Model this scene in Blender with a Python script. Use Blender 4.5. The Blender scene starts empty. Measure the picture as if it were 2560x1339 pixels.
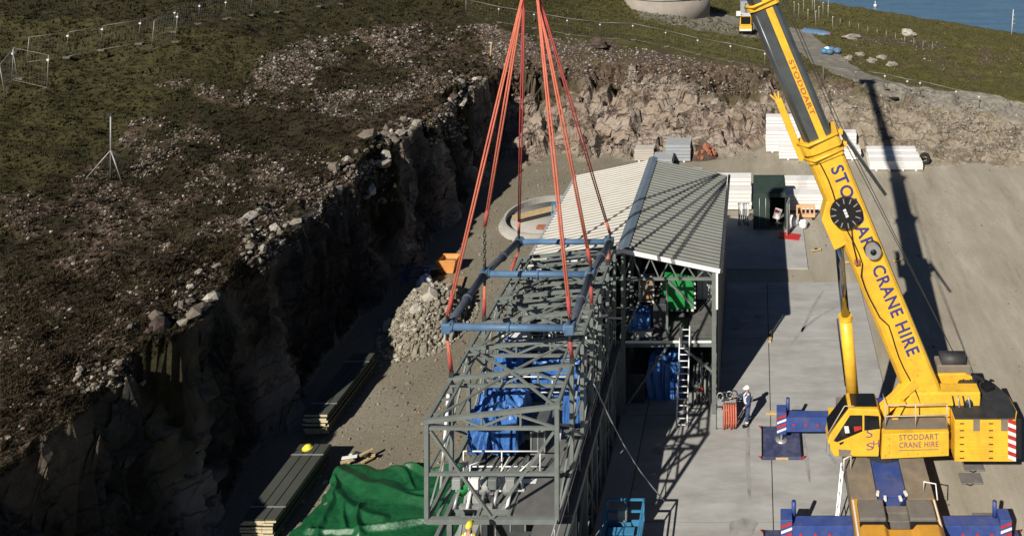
import bpy, math, random
import numpy as np
from mathutils import Vector, Matrix
random.seed(7); rng = np.random.default_rng(11)
R = math.radians
sc = bpy.context.scene
COL = sc.collection

# ------------------------------------------------------------------ camera
# photograph measured at 2560 x 1339: focal length F px, horizon at row HV, principal column CU, eye height HC
F, CU, HV, HC = 1950.0, 1890.0, -360.0, 27.0
cd = bpy.data.cameras.new('camera'); cam = bpy.data.objects.new('camera', cd); COL.objects.link(cam)
cd.sensor_width = 36.0; cd.lens = F / 2560 * 36.0
cd.shift_x = (1280 - CU) / 2560; cd.shift_y = (HV - 669.5) / 2560
cd.clip_start = 0.5; cd.clip_end = 6000
cam.location = (0, 0, HC); cam.rotation_euler = (R(90), 0, 0)
sc.camera = cam

# ------------------------------------------------------------------ sky, sun, exposure
LX, LY = 0.52, 1.20                       # horizontal travel of the light per metre of height
EL = math.atan2(1, math.hypot(LX, LY)); AZ = math.atan2(-LX, -LY)   # the sun stands behind the camera, to its left
w = bpy.data.worlds.new('World'); sc.world = w; w.use_nodes = True
nt = w.node_tree; nt.nodes.clear()
sky = nt.nodes.new('ShaderNodeTexSky'); sky.sky_type = 'NISHITA'; sky.sun_disc = False
sky.air_density = 0.42; sky.dust_density = 0.05; sky.ozone_density = 1.5; sky.sun_elevation = EL; sky.sun_rotation = AZ
bg = nt.nodes.new('ShaderNodeBackground'); bg.inputs[1].default_value = 0.05
wo = nt.nodes.new('ShaderNodeOutputWorld')
nt.links.new(sky.outputs[0], bg.inputs[0]); nt.links.new(bg.outputs[0], wo.inputs[0])
sl = bpy.data.lights.new('sun', 'SUN'); so = bpy.data.objects.new('sun', sl); COL.objects.link(so)
sl.energy = 5.0; sl.angle = R(0.5); sl.color = (1.0, 0.94, 0.85)
so.rotation_euler = Vector((LX, LY, -1)).to_track_quat('-Z', 'Y').to_euler(); so.location = (-40, -60, 90)
vs = sc.view_settings
vs.view_transform = 'Standard'; vs.look = 'None'; vs.exposure = 0.2; vs.gamma = 1.0; vs.use_curve_mapping = False
sc.cycles.max_bounces = 4; sc.cycles.diffuse_bounces = 2; sc.cycles.glossy_bounces = 2
sc.cycles.transmission_bounces = 2; sc.cycles.transparent_max_bounces = 4; sc.cycles.caustics_reflective = False

def at(u, v, z=0.0):                      # point of the photograph at height z
    y = F * (HC - z) / (v - HV); return Vector(((u - CU) * y / F, y, z))
def atY(u, v, y):                         # point of the photograph at distance y
    return Vector(((u - CU) * y / F, y, HC - (v - HV) * y / F))

# ------------------------------------------------------------------ materials
M = {}
def mat(name, col, rough=0.7, metal=0.0, var=0.18, scale=2.5, bump=0.0, bscale=25.0, dirt=None, dscale=0.8, damt=0.5, coat=0.0, spec=0.4, stretch=None):
    m = bpy.data.materials.new(name); m.use_nodes = True; n = m.node_tree; L = n.links
    bs = n.nodes['Principled BSDF']; bs.inputs['Metallic'].default_value = metal
    bs.inputs['Specular IOR Level'].default_value = spec
    if coat: bs.inputs['Coat Weight'].default_value = coat; bs.inputs['Coat Roughness'].default_value = 0.15
    tc = n.nodes.new('ShaderNodeTexCoord'); src = tc.outputs['Object']
    if stretch:
        mp = n.nodes.new('ShaderNodeMapping'); mp.inputs['Scale'].default_value = stretch
        L.new(src, mp.inputs[0]); src = mp.outputs[0]
    nz = n.nodes.new('ShaderNodeTexNoise'); nz.inputs['Scale'].default_value = scale; nz.inputs['Detail'].default_value = 6
    nz.inputs['Roughness'].default_value = 0.65
    L.new(src, nz.inputs['Vector'])
    rp = n.nodes.new('ShaderNodeValToRGB'); L.new(nz.outputs[0], rp.inputs[0])
    c = np.array(col[:3]); lo = np.clip(c * (1 - var), 0, 1); hi = np.clip(c * (1 + var), 0, 1)
    rp.color_ramp.elements[0].position = 0.3; rp.color_ramp.elements[0].color = (*lo, 1)
    rp.color_ramp.elements[1].position = 0.7; rp.color_ramp.elements[1].color = (*hi, 1)
    out = rp.outputs[0]
    rr = n.nodes.new('ShaderNodeMapRange'); L.new(nz.outputs[0], rr.inputs[0])
    rr.inputs[3].default_value = max(0.02, rough - 0.08); rr.inputs[4].default_value = min(1, rough + 0.12)
    L.new(rr.outputs[0], bs.inputs['Roughness'])
    if dirt is not None:
        n2 = n.nodes.new('ShaderNodeTexNoise'); n2.inputs['Scale'].default_value = dscale; n2.inputs['Detail'].default_value = 8
        n2.inputs['Roughness'].default_value = 0.7; L.new(src, n2.inputs['Vector'])
        mr = n.nodes.new('ShaderNodeMapRange'); mr.inputs[1].default_value = 0.45; mr.inputs[2].default_value = 0.72
        mr.inputs[4].default_value = damt; L.new(n2.outputs[0], mr.inputs[0])
        mx = n.nodes.new('ShaderNodeMix'); mx.data_type = 'RGBA'; L.new(mr.outputs[0], mx.inputs[0])
        L.new(out, mx.inputs[6]); mx.inputs[7].default_value = (*dirt, 1); out = mx.outputs[2]
    L.new(out, bs.inputs['Base Color'])
    if bump:
        n3 = n.nodes.new('ShaderNodeTexNoise'); n3.inputs['Scale'].default_value = bscale; n3.inputs['Detail'].default_value = 5
        L.new(src, n3.inputs['Vector'])
        bp = n.nodes.new('ShaderNodeBump'); bp.inputs['Strength'].default_value = min(1, bump); bp.inputs['Distance'].default_value = 0.05
        L.new(n3.outputs[0], bp.inputs['Height']); L.new(bp.outputs[0], bs.inputs['Normal'])
    M[name] = m; return m
GRIME = (0.10, 0.085, 0.065)
mat('crane_yellow', (0.86, 0.50, 0.04), 0.42, var=0.08, scale=1.5, dirt=(0.40, 0.23, 0.045), dscale=2.0, damt=0.5, coat=0.15)
mat('crane_ochre', (0.60, 0.30, 0.04), 0.5, var=0.1, scale=1.5, dirt=(0.25, 0.16, 0.06), dscale=1.3, damt=0.5)
mat('boom_grey', (0.10, 0.115, 0.12), 0.32, metal=0.4, var=0.25, scale=1.0, dirt=(0.2, 0.19, 0.17), damt=0.3)
mat('mat_blue', (0.05, 0.058, 0.125), 0.55, var=0.25, dirt=(0.14, 0.14, 0.17), dscale=2.5, damt=0.6)
mat('crane_blue', (0.036, 0.072, 0.26), 0.5, var=0.2, dirt=(0.13, 0.13, 0.17), dscale=2.0, damt=0.5)
mat('letter_blue', (0.045, 0.05, 0.20), 0.5, var=0.1)
mat('letter_purple', (0.20, 0.10, 0.17), 0.55, var=0.12)
mat('letter_red', (0.42, 0.10, 0.04), 0.55, var=0.12)
mat('black', (0.012, 0.012, 0.013), 0.5, var=0.3)
mat('rubber', (0.018, 0.018, 0.018), 0.85, var=0.3, bump=0.2)
mat('dark_steel', (0.045, 0.047, 0.05), 0.55, metal=0.3, var=0.3, dirt=GRIME, damt=0.4)
mat('deck_grey', (0.16, 0.15, 0.14), 0.75, var=0.2, dirt=(0.22, 0.18, 0.13), damt=0.6, bump=0.3, bscale=60)
mat('deck_brown', (0.22, 0.185, 0.14), 0.8, var=0.2, dirt=(0.13, 0.11, 0.09), damt=0.5, bump=0.2, bscale=50)
mat('chrome', (0.42, 0.43, 0.45), 0.12, metal=1.0, var=0.05)
mat('galv', (0.42, 0.43, 0.43), 0.45, metal=0.5, var=0.15, dirt=(0.25, 0.23, 0.2), damt=0.3)
mat('white_paint', (0.78, 0.78, 0.76), 0.5, var=0.06, dirt=(0.5, 0.47, 0.42), damt=0.4)
mat('rail_paint', (0.55, 0.45, 0.36), 0.5, var=0.12)
mat('red_paint', (0.48, 0.035, 0.03), 0.5, var=0.15)
mat('steel_primer', (0.175, 0.20, 0.185), 0.55, metal=0.1, var=0.16, scale=1.8, dirt=(0.12, 0.11, 0.095), dscale=1.5, damt=0.4)
mat('steel_dark', (0.085, 0.095, 0.095), 0.6, metal=0.1, var=0.25, dirt=(0.05, 0.045, 0.04), damt=0.5)
mat('deck_plate', (0.135, 0.135, 0.13), 0.7, metal=0.1, var=0.2, dirt=(0.2, 0.17, 0.13), damt=0.35, bump=0.2, bscale=50)
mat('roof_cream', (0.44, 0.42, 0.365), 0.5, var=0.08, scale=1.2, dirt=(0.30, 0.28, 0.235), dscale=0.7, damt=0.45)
mat('ridge_blue', (0.13, 0.165, 0.20), 0.5, var=0.12)
mat('clad_dark', (0.05, 0.055, 0.058), 0.6, var=0.2)
mat('trim_white', (0.82, 0.81, 0.78), 0.45, var=0.06)
mat('tarp_blue', (0.06, 0.17, 0.44), 0.33, var=0.3, scale=3, bump=0.4, bscale=9)
mat('tarp_green', (0.009, 0.085, 0.030), 0.38, var=0.35, scale=1.5, bump=0.25, bscale=9, spec=0.35, dirt=(0.02, 0.075, 0.03), damt=0.5)
mat('tank_green', (0.02, 0.26, 0.06), 0.4, var=0.12)
mat('sling_orange', (0.58, 0.165, 0.10), 0.8, var=0.22, scale=1.0, bump=0.3, dirt=(0.48, 0.10, 0.07), damt=0.5)
mat('sling_red', (0.42, 0.075, 0.065), 0.8, var=0.2, scale=1.0, bump=0.3)
mat('spreader_blue', (0.085, 0.17, 0.29), 0.5, var=0.2, scale=2.0, dirt=(0.10, 0.11, 0.13), dscale=2.2, damt=0.6)
mat('spreader_dark', (0.055, 0.07, 0.095), 0.55, var=0.2, dirt=(0.10, 0.095, 0.09), damt=0.4)
mat('timber', (0.50, 0.37, 0.19), 0.8, var=0.25, scale=5, bump=0.2)
mat('ply', (0.30, 0.19, 0.11), 0.8, var=0.25, scale=3)
mat('orange', (0.78, 0.34, 0.10), 0.5, var=0.15)
mat('barrier_orange', (0.72, 0.42, 0.22), 0.6, var=0.15)
mat('panel_end', (0.62, 0.52, 0.33), 0.8, var=0.15, scale=5)
mat('sheet_green', (0.06, 0.066, 0.055), 0.55, var=0.12, scale=0.8)
mat('sheet_white', (0.80, 0.78, 0.75), 0.55, var=0.05, dirt=(0.6, 0.56, 0.5), damt=0.3)
mat('sheet_grey', (0.36, 0.385, 0.40), 0.45, var=0.08)
mat('container_green', (0.035, 0.055, 0.045), 0.55, var=0.2)
mat('concrete', (0.38, 0.365, 0.33), 0.9, var=0.12, scale=1.2, bump=0.3, dirt=(0.25, 0.235, 0.205), dscale=0.35, damt=0.6)
mat('concrete_pale', (0.50, 0.46, 0.40), 0.9, var=0.12, scale=1.5, bump=0.25, dirt=(0.38, 0.33, 0.27), damt=0.5)
mat('rock_mid', (0.16, 0.135, 0.105), 0.95, var=0.35, scale=1.6, bump=0.6, bscale=9)
mat('roof_right_dark', (0.205, 0.21, 0.185), 0.5, var=0.08, scale=1.2, dirt=(0.155, 0.155, 0.135), dscale=0.7, damt=0.45)  # same sheet as roof_cream in a darker tone, for the right slope
mat('rock', (0.27, 0.24, 0.195), 0.95, var=0.35, scale=1.6, bump=0.6, bscale=9)
mat('rock_pale', (0.40, 0.365, 0.31), 0.95, var=0.3, scale=2.0, bump=0.6, bscale=9)
mat('rock_heap', (0.235, 0.21, 0.155), 0.95, var=0.28, scale=2.0, bump=0.5, bscale=9)
mat('peat', (0.075, 0.052, 0.04), 0.95, var=0.4, scale=2.0, bump=0.5, bscale=8)
mat('skin', (0.45, 0.27, 0.19), 0.6, var=0.08)
mat('overall_navy', (0.05, 0.075, 0.16), 0.85, var=0.25, scale=9, bump=0.4, bscale=18)
mat('hivis_yellow', (0.75, 0.72, 0.06), 0.7, var=0.1)
mat('helmet_white', (0.85, 0.85, 0.83), 0.35, var=0.03)
mat('helmet_yellow', (0.80, 0.68, 0.06), 0.35, var=0.05)
mat('cyan_paint', (0.05, 0.22, 0.40), 0.45, var=0.12, dirt=(0.05, 0.16, 0.22), damt=0.4)
mat('bag_white', (0.75, 0.74, 0.72), 0.8, var=0.08, bump=0.6, bscale=6)
mat('grey_box', (0.30, 0.31, 0.30), 0.55, var=0.12, dirt=GRIME, damt=0.3)
mat('glass_dark', (0.012, 0.014, 0.016), 0.06, var=0.2, spec=0.7)
mat('fence_steel', (0.30, 0.29, 0.26), 0.5, metal=0.3, var=0.15)
mat('asphalt', (0.25, 0.235, 0.205), 0.95, var=0.15, bump=0.3, bscale=40)
mat('brick_red', (0.33, 0.12, 0.065), 0.9, var=0.3, scale=6)

# ------------------------------------------------------------------ mesh builder
class MB:
    def __init__(s): s.v = []; s.f = []
    def add(s, vs_, fs_):
        o = len(s.v); s.v += [tuple(p) for p in vs_]; s.f += [tuple(i + o for i in q) for q in fs_]; return s
    def hexa(s, p):                        # 8 points: bottom ring 0-3, top ring 4-7
        return s.add(p, [(3, 2, 1, 0), (4, 5, 6, 7), (0, 1, 5, 4), (1, 2, 6, 5), (2, 3, 7, 6), (3, 0, 4, 7)])
    def box(s, x0, x1, y0, y1, z0, z1):
        return s.hexa([(x0, y0, z0), (x1, y0, z0), (x1, y1, z0), (x0, y1, z0), (x0, y0, z1), (x1, y0, z1), (x1, y1, z1), (x0, y1, z1)])
    def cbox(s, c, size, rz=0.0, rx=0.0, ry=0.0):
        m = Matrix.Rotation(rz, 3, 'Z') @ Matrix.Rotation(ry, 3, 'Y') @ Matrix.Rotation(rx, 3, 'X'); c = Vector(c); a, b, d = (k / 2 for k in size)
        return s.hexa([c + m @ Vector(p) for p in ((-a, -b, -d), (a, -b, -d), (a, b, -d), (-a, b, -d), (-a, -b, d), (a, -b, d), (a, b, d), (-a, b, d))])
    def beam(s, p, q, wd, ht=None, up=(0, 0, 1), ibeam=False):
        p, q = Vector(p), Vector(q); ht = ht or wd; d = (q - p).normalized(); up = Vector(up)
        if abs(d.dot(up)) > 0.98: up = Vector((1, 0, 0))
        sx = d.cross(up).normalized(); u = sx.cross(d).normalized()
        def bar(cu, cs, w2, h2):
            r = []
            for e in (p, q):
                for a, b in ((-1, -1), (1, -1), (1, 1), (-1, 1)): r.append(e + sx * (cs + a * w2 / 2) + u * (cu + b * h2 / 2))
            s.add(r, [(3, 2, 1, 0), (4, 5, 6, 7), (0, 1, 5, 4), (1, 2, 6, 5), (2, 3, 7, 6), (3, 0, 4, 7)])
        if ibeam:
            t = ht * 0.12
            bar(ht / 2 - t / 2, 0, wd, t); bar(-ht / 2 + t / 2, 0, wd, t); bar(0, 0, wd * 0.18, ht - 2 * t)
        else: bar(0, 0, wd, ht)
        return s
    def tube(s, pts, r, n=8, r2=None, cap=True):
        pts = [Vector(p) for p in pts]; k = len(pts); vs_ = []; fs_ = []
        up = Vector((0, 0, 1)); prev = None
        for i, p in enumerate(pts):
            d = (pts[min(i + 1, k - 1)] - pts[max(i - 1, 0)]).normalized()
            if prev is None:
                a = up if abs(d.dot(up)) < 0.9 else Vector((1, 0, 0)); sx = d.cross(a).normalized()
            else:
                sx = (prev - d * prev.dot(d)).normalized()
            prev = sx; u = d.cross(sx)
            rad = r if r2 is None else r + (r2 - r) * i / (k - 1)
            for j in range(n):
                t = 2 * math.pi * j / n; vs_.append(p + sx * (rad * math.cos(t)) + u * (rad * math.sin(t)))
        for i in range(k - 1):
            for j in range(n):
                a, b = i * n + j, i * n + (j + 1) % n; fs_.append((a, b, b + n, a + n))
        if cap: fs_ += [tuple(range(n))[::-1], tuple(range((k - 1) * n, k * n))]
        return s.add(vs_, fs_)
    def prism(s, poly, axis, a, b):         # polygon in the two other axes, swept from a to b
        n = len(poly); vs_ = []
        for t in (a, b):
            for p, q in poly:
                vs_.append({'x': (t, p, q), 'y': (p, t, q), 'z': (p, q, t)}[axis])
        fs_ = [tuple(range(n)), tuple(range(n, 2 * n))[::-1]] + [(i, i + n, (i + 1) % n + n, (i + 1) % n) for i in range(n)]
        return s.add(vs_, fs_)
    def grid(s, fn, nu, nv):
        vs_ = [fn(i / nu, j / nv) for j in range(nv + 1) for i in range(nu + 1)]
        return s.add(vs_, [(j * (nu + 1) + i, j * (nu + 1) + i + 1, (j + 1) * (nu + 1) + i + 1, (j + 1) * (nu + 1) + i) for j in range(nv) for i in range(nu)])
    def build(s, name, m, parent=None, smooth=False, bevel=0.0, sub=0):
        off = Vector(parent['org']) if parent is not None and 'org' in parent else Vector((0, 0, 0))
        me = bpy.data.meshes.new(name); me.from_pydata([(p[0] - off.x, p[1] - off.y, p[2] - off.z) for p in s.v], [], s.f); me.update()
        ms = m if isinstance(m, (list, tuple)) else [m]
        for q in ms: me.materials.append(M[q])
        import bmesh
        bm = bmesh.new(); bm.from_mesh(me); bmesh.ops.recalc_face_normals(bm, faces=bm.faces); bm.to_mesh(me); bm.free()
        if smooth: me.shade_smooth()
        o = bpy.data.objects.new(name, me); COL.objects.link(o)
        if parent is not None: o.parent = parent; o['org'] = tuple(off)
        if bevel:
            b = o.modifiers.new('bevel', 'BEVEL'); b.width = bevel; b.segments = 2; b.limit_method = 'ANGLE'
        if sub:
            b = o.modifiers.new('sub', 'SUBSURF'); b.levels = sub; b.render_levels = sub
        return o
def tag(o, label=None, cat=None, group=None, kind=None):
    for k, val in (('label', label), ('category', cat), ('group', group), ('kind', kind)):
        if val: o[k] = val
    return o
def thing(name, label, cat, loc=(0, 0, 0), group=None):
    o = bpy.data.objects.new(name, None); COL.objects.link(o); o.location = loc; o.empty_display_size = 0.3
    o['org'] = tuple(loc); return tag(o, label, cat, group)
def copy_tree(o, parent=None):
    c = o.copy(); COL.objects.link(c); c.parent = parent
    for ch in o.children: copy_tree(ch, c)
    return c
def bx(name, m, parent, x0, x1, y0, y1, z0, z1, bevel=0.0): return MB().box(x0, x1, y0, y1, z0, z1).build(name, m, parent, bevel=bevel)
def bm_(name, m, parent, p, q, wd, ht=None, ib=False): return MB().beam(p, q, wd, ht, ibeam=ib).build(name, m, parent)
def tb(name, m, parent, pts, r, n=8, r2=None): return MB().tube(pts, r, n, r2).build(name, m, parent, smooth=True)
def text_mesh(s, bold=0.0):                          # flat lettering from the built-in font, normalised to unit width and height
    c = bpy.data.curves.new('t', 'FONT'); c.body = s; c.size = 1.0; c.resolution_u = 3; c.space_character = 1.12; c.offset = bold
    o = bpy.data.objects.new('t', c); COL.objects.link(o); bpy.context.view_layer.update()
    dg = bpy.context.evaluated_depsgraph_get(); me = bpy.data.meshes.new_from_object(o.evaluated_get(dg))
    V_ = [tuple(p.co) for p in me.vertices]; Fc = [tuple(p.vertices) for p in me.polygons]
    bpy.data.objects.remove(o); bpy.data.curves.remove(c); bpy.data.meshes.remove(me)
    xs = [p[0] for p in V_]; ys = [p[1] for p in V_]; x0, x1, y0, y1 = min(xs), max(xs), min(ys), max(ys)
    return [((p[0] - x0) / (x1 - x0), (p[1] - y0) / (y1 - y0)) for p in V_], Fc
def lettering(name, s, m, parent, org, along, up, length, height, lift, bold=0.0):
    V_, Fc = text_mesh(s, bold); org, along, up = Vector(org), Vector(along).normalized(), Vector(up).normalized(); nrm = along.cross(up)
    mb = MB(); mb.add([org + along * (p[0] * length) + up * (p[1] * height) + nrm * lift for p in V_], Fc)
    off = Vector(parent['org']); me = bpy.data.meshes.new(name)
    me.from_pydata([tuple(Vector(p) - off) for p in mb.v], [], mb.f); me.materials.append(M[m])
    o = bpy.data.objects.new(name, me); COL.objects.link(o); o.parent = parent; o['org'] = tuple(off); return o
# ------------------------------------------------------------------ noise
def _h(ix, iy, sd):
    n = (ix.astype(np.int64) * 374761393 + iy.astype(np.int64) * 668265263 + sd * 982451653) & 0x7fffffff
    n = ((n ^ (n >> 13)) * 1274126177) & 0x7fffffff
    return ((n ^ (n >> 16)) & 0xffff) / 65535.0
def vn(x, y, sd=0):
    ix, iy = np.floor(x), np.floor(y); fx, fy = x - ix, y - iy; fx = fx * fx * (3 - 2 * fx); fy = fy * fy * (3 - 2 * fy)
    a = _h(ix, iy, sd); b = _h(ix + 1, iy, sd); c = _h(ix, iy + 1, sd); d = _h(ix + 1, iy + 1, sd)
    return ((a * (1 - fx) + b * fx) * (1 - fy) + (c * (1 - fx) + d * fx) * fy) * 2 - 1
def fbm(x, y, sd=0, o=4):
    s = 0; a = 1.0; t = 0
    for k in range(o): s = s + a * vn(x * 2 ** k + 17.3 * k, y * 2 ** k - 9.1 * k, sd + k); t += a; a *= 0.55
    return s / t
def cell(x, y, sd=0):                     # Worley: F1, F2 and a random value of the nearest cell
    ix, iy = np.floor(x), np.floor(y); f1 = np.full(x.shape, 9.0); f2 = f1.copy(); idv = np.zeros(x.shape)
    for dx in (-1, 0, 1):
        for dy in (-1, 0, 1):
            cx, cy = ix + dx, iy + dy; px = cx + _h(cx, cy, sd); py = cy + _h(cx, cy, sd + 5)
            d = np.hypot(px - x, py - y); hv = _h(cx, cy, sd + 9); n1 = d < f1
            f2 = np.where(n1, f1, np.minimum(f2, d)); idv = np.where(n1, hv, idv); f1 = np.where(n1, d, f1)
    return f1, f2, idv
def sst(t): t = np.clip(t, 0, 1); return t * t * (3 - 2 * t)

# ------------------------------------------------------------------ terrain height
CP = np.array([(-25, 15, 8.3), (-25, 30, 8.2), (-25, 45, 8.1), (-25, 60, 7.8), (-24, 71, 7.2), (-56, 60, 11.2), (-50, 67, 11.4), (-37, 100, 6.8), (-73, 76, 13),
    (-60, 30, 11.5), (-45, 45, 10.2), (-90, 60, 14), (-62, 100, 11), (-100, 130, 12), (-40, 20, 9.5), (-35, 66, 9), (-33, 80, 7.6), (-20, 74, 6.6), (-10, 76, 6.2), (0, 76, 5.6),
    (9, 74, 5.0), (15, 72, 4.2), (22, 70, 3.4), (35, 66, 2.6), (-19, 97, 4.8), (-6, 85, 4.6), (2, 84, 4.2), (12, 80, 3.7), (-9, 127, 1.2), (-1, 110, 1.6), (6, 96, 2.2),
    (12, 83, 3.1), (24, 114, 0.2), (31, 90, 1.0), (45, 130, -3), (29, 140, -2.2), (8, 160, -2.5), (-20, 128, 3.2), (-30, 160, 3), (60, 70, 0.5), (60, 100, -2),
    (-120, 20, 15), (-60, -10, 12), (-30, -20, 8), (-5, 150, -1.0)], float)
def tps(r): return np.where(r > 1e-9, r * r * np.log(np.maximum(r, 1e-9)), 0)
_n = len(CP); _S = 30.0; _c = CP[:, :2] / _S
_A = np.zeros((_n + 3, _n + 3)); _A[:_n, :_n] = tps(np.hypot(_c[:, None, 0] - _c[None, :, 0], _c[:, None, 1] - _c[None, :, 1])) + np.eye(_n) * 0.02
_A[:_n, _n] = 1; _A[:_n, _n + 1:] = _c; _A[_n, :_n] = 1; _A[_n + 1:, :_n] = _c.T
_W = np.linalg.solve(_A, np.concatenate([CP[:, 2], [0, 0, 0]]))
def plateau(x, y):
    X = np.clip(x, -130, 75) / _S; Y = np.clip(y, -25, 175) / _S
    z = _W[_n] + _W[_n + 1] * X + _W[_n + 2] * Y
    for k in range(_n): z = z + _W[k] * tps(np.hypot(X - _c[k, 0], Y - _c[k, 1]))
    z = np.clip(z, -6, 16)
    ridge = np.interp(x, [-400, 8, 29, 45, 60, 90, 300], [170, 162, 141, 131, 121, 60, 30])
    return z - 42 * sst((y - ridge) / 70.0)
def spurs(y): return 2.9 * np.exp(-((y - 50.5) / 2.0) ** 2) + 2.3 * np.exp(-((y - 64.5) / 1.6) ** 2) + 1.7 * np.exp(-((y - 37.2) / 1.2) ** 2) + 1.5 * np.exp(-((y - 31.0) / .9) ** 2) + 1.6 * np.exp(-((y - 57.5) / 1.0) ** 2)
def height(x, y, full=False):
    xb = -23.0 + 0.9 * vn(y / 9.0, y * 0 + 3.3, 2) + 0.5 * vn(y / 3.6, y * 0 + 8.1, 3) + 0.35 * np.maximum(0, vn(y / 1.3, y * 0 + 2.1, 7))
    sp_ = spurs(y); xb = xb + 0.75 * sp_
    yb = 70.0 + 1.1 * vn(x / 6.0, x * 0 + 1.7, 4) - 1.6 * sst((x - 8) / 8) + 4.6 * np.exp(-((x - 4) / 4.2) ** 2) + 0.4 * vn(x / 1.7, x * 0, 5)
    f1, f2, idv = cell(x / 2.3 + 0.35 * fbm(x / 3, y / 3, 20), y / 2.3, 6)
    g1, g2, idw = cell(x / 0.9, y / 0.9, 8)
    blk = (idv - 0.5) * 1.5 + (idw - 0.5) * 0.6 + fbm(x / 0.7, y / 0.7, 44, 3) * 0.5
    bk = sst((x - 1) / 12)
    dl = xb - x + blk * (0.4 + 0.3 * np.minimum(sp_, 2)); db = y - yb + blk * (1.5 - 0.9 * bk) + 2.0 * bk
    wb = 8.0 + 6.0 * bk
    tl = np.clip(dl / (1.3 + sp_), 0, 1); tb_ = np.clip(db / wb, 0, 1)
    sl_ = 0.93 * (sst(tl) * 0.5 + tl * 0.5) + 0.07 * sst((dl - 1.0) / 3.0); sb_ = (0.8 * tb_ ** 0.85 + 0.2 * sst((db - wb * 0.6) / 6.0)) * (1 - bk) + sst(tb_) * bk
    s_ = np.maximum(sl_, sb_)
    p = plateau(x, y)
    out = np.clip(np.maximum(xb - x, y - yb) / 3.0, 0, 1)
    lum = fbm(x / 7.0, y / 7.0, 30, 3) * 0.55 + (fbm(x / 2.0, y / 1.6, 34, 3) * 0.42 + np.abs(fbm(x / 1.0, y / 0.8, 38, 2)) * 0.28) * (1 - 0.6 * sst((y - 72) / 10) * sst((x + 25) / 10))
    z = p * s_ + lum * out
    face = np.clip(np.minimum(s_ / 0.08, (1.02 - s_) / 0.1), 0, 1)
    z = z + face * (1 - 0.7 * (xb - x > -1.5) * (y - yb < 0)) * ((idw - 0.5) * 0.55 + fbm(x / 0.8, y / 0.8, 40, 3) * 0.3 - 0.25 * np.exp(-((f2 - f1) / 0.06) ** 2))
    pad = 1 - np.clip(s_ / 0.03, 0, 1)
    z = z * (1 - pad) + pad * (0.02 * fbm(x / 1.5, y / 1.5, 50, 2) - 0.01)
    if full: return z, s_, xb - x, y - yb, face
    return z
xs = np.concatenate([np.arange(-420, -130, 20), np.arange(-130, -78, 2), np.arange(-78, -27, 0.3), np.arange(-27, -25.6, 0.1), np.arange(-25.6, -21.4, 0.042), np.arange(-21.4, -20.4, 0.1), np.arange(-20.4, 44, 0.3), np.arange(44, 80, 1.2), np.arange(80, 330, 12)])
ys = np.concatenate([np.arange(-60, 10, 3), np.arange(10, 68, 0.26), np.arange(68, 82, 0.13), np.arange(82, 125, 0.45), np.arange(125, 190, 1.0), np.arange(190, 420, 10)])
GX, GY = np.meshgrid(xs, ys); z, s_, dl, db, face = height(GX, GY, True)
nx, ny = len(xs), len(ys)
def lut(x, y):                             # terrain height read from the grid
    i = np.clip(np.searchsorted(xs, x) - 1, 0, nx - 2); j = np.clip(np.searchsorted(ys, y) - 1, 0, ny - 2)
    a = np.clip((x - xs[i]) / (xs[i + 1] - xs[i]), 0, 1); b = np.clip((y - ys[j]) / (ys[j + 1] - ys[j]), 0, 1)
    return (z[j, i] * (1 - a) + z[j, i + 1] * a) * (1 - b) + (z[j + 1, i] * (1 - a) + z[j + 1, i + 1] * a) * b
def onT(u, v, n=260):                      # where the sight line of a pixel meets the terrain
    u = np.atleast_1d(np.asarray(u, float)); v = np.atleast_1d(np.asarray(v, float))
    ys_ = np.linspace(18, 190, n); res = np.full(u.shape, 190.0); done = np.zeros(u.shape, bool)
    for a in ys_:
        zz = HC - (v - HV) * a / F; hit = (~done) & (zz < lut((u - CU) * a / F, np.full(u.shape, a))); res[hit] = a; done |= hit
    step = ys_[1] - ys_[0]; lo = res - step; hi = res.copy()
    for _ in range(7):
        mid = (lo + hi) / 2; zz = HC - (v - HV) * mid / F; hit = zz < lut((u - CU) * mid / F, mid); hi = np.where(hit, mid, hi); lo = np.where(hit, lo, mid)
    x = (u - CU) * hi / F; return np.stack([x, hi, lut(x, hi)], 1)
def gp(u, v): p = onT(u, v)[0]; return Vector(p)

isl = (db < 2.5) * (dl > -2); fl_ = np.clip(np.minimum(s_ / 0.06, np.where(isl, (0.9 - s_) / 0.25, (1.08 - s_) / 0.16)), 0, 1)
_, _, c1 = cell(GY / 1.7 + 0.4 * z, z / 1.1 + 0.3 * fbm(GY / 2, z / 2, 62, 2), 63); _, _, c2 = cell(GY / 0.6, z / 0.45, 64)
_, _, d1 = cell(GX / 2.2 + 0.5 * z, z / 0.8 - 0.22 * GX, 65); _, _, d2 = cell(GX / 0.7, z / 0.35 - 0.2 * GX, 66)
jl = (c1 - 0.5) * 0.6 + (c2 - 0.5) * 0.42 + fbm(GY / 0.9, z / 0.7, 67, 3) * 0.25
jb = (d1 - 0.5) * 0.55 + (d2 - 0.5) * 0.32 + fbm(GX / 0.9, z / 0.5, 68, 3) * 0.4
bkk = 1 - 0.55 * sst((GX - 2) / 10)
co = np.stack([GX + fl_ * np.where(isl, jl, 0.25 * jb), GY + fl_ * np.where(isl, 0.2 * jl, jb * bkk), z], -1).reshape(-1, 3)
idx = np.arange(nx * ny).reshape(ny, nx)
qf = np.stack([idx[:-1, :-1], idx[:-1, 1:], idx[1:, 1:], idx[1:, :-1]], -1).reshape(-1, 4)
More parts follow.
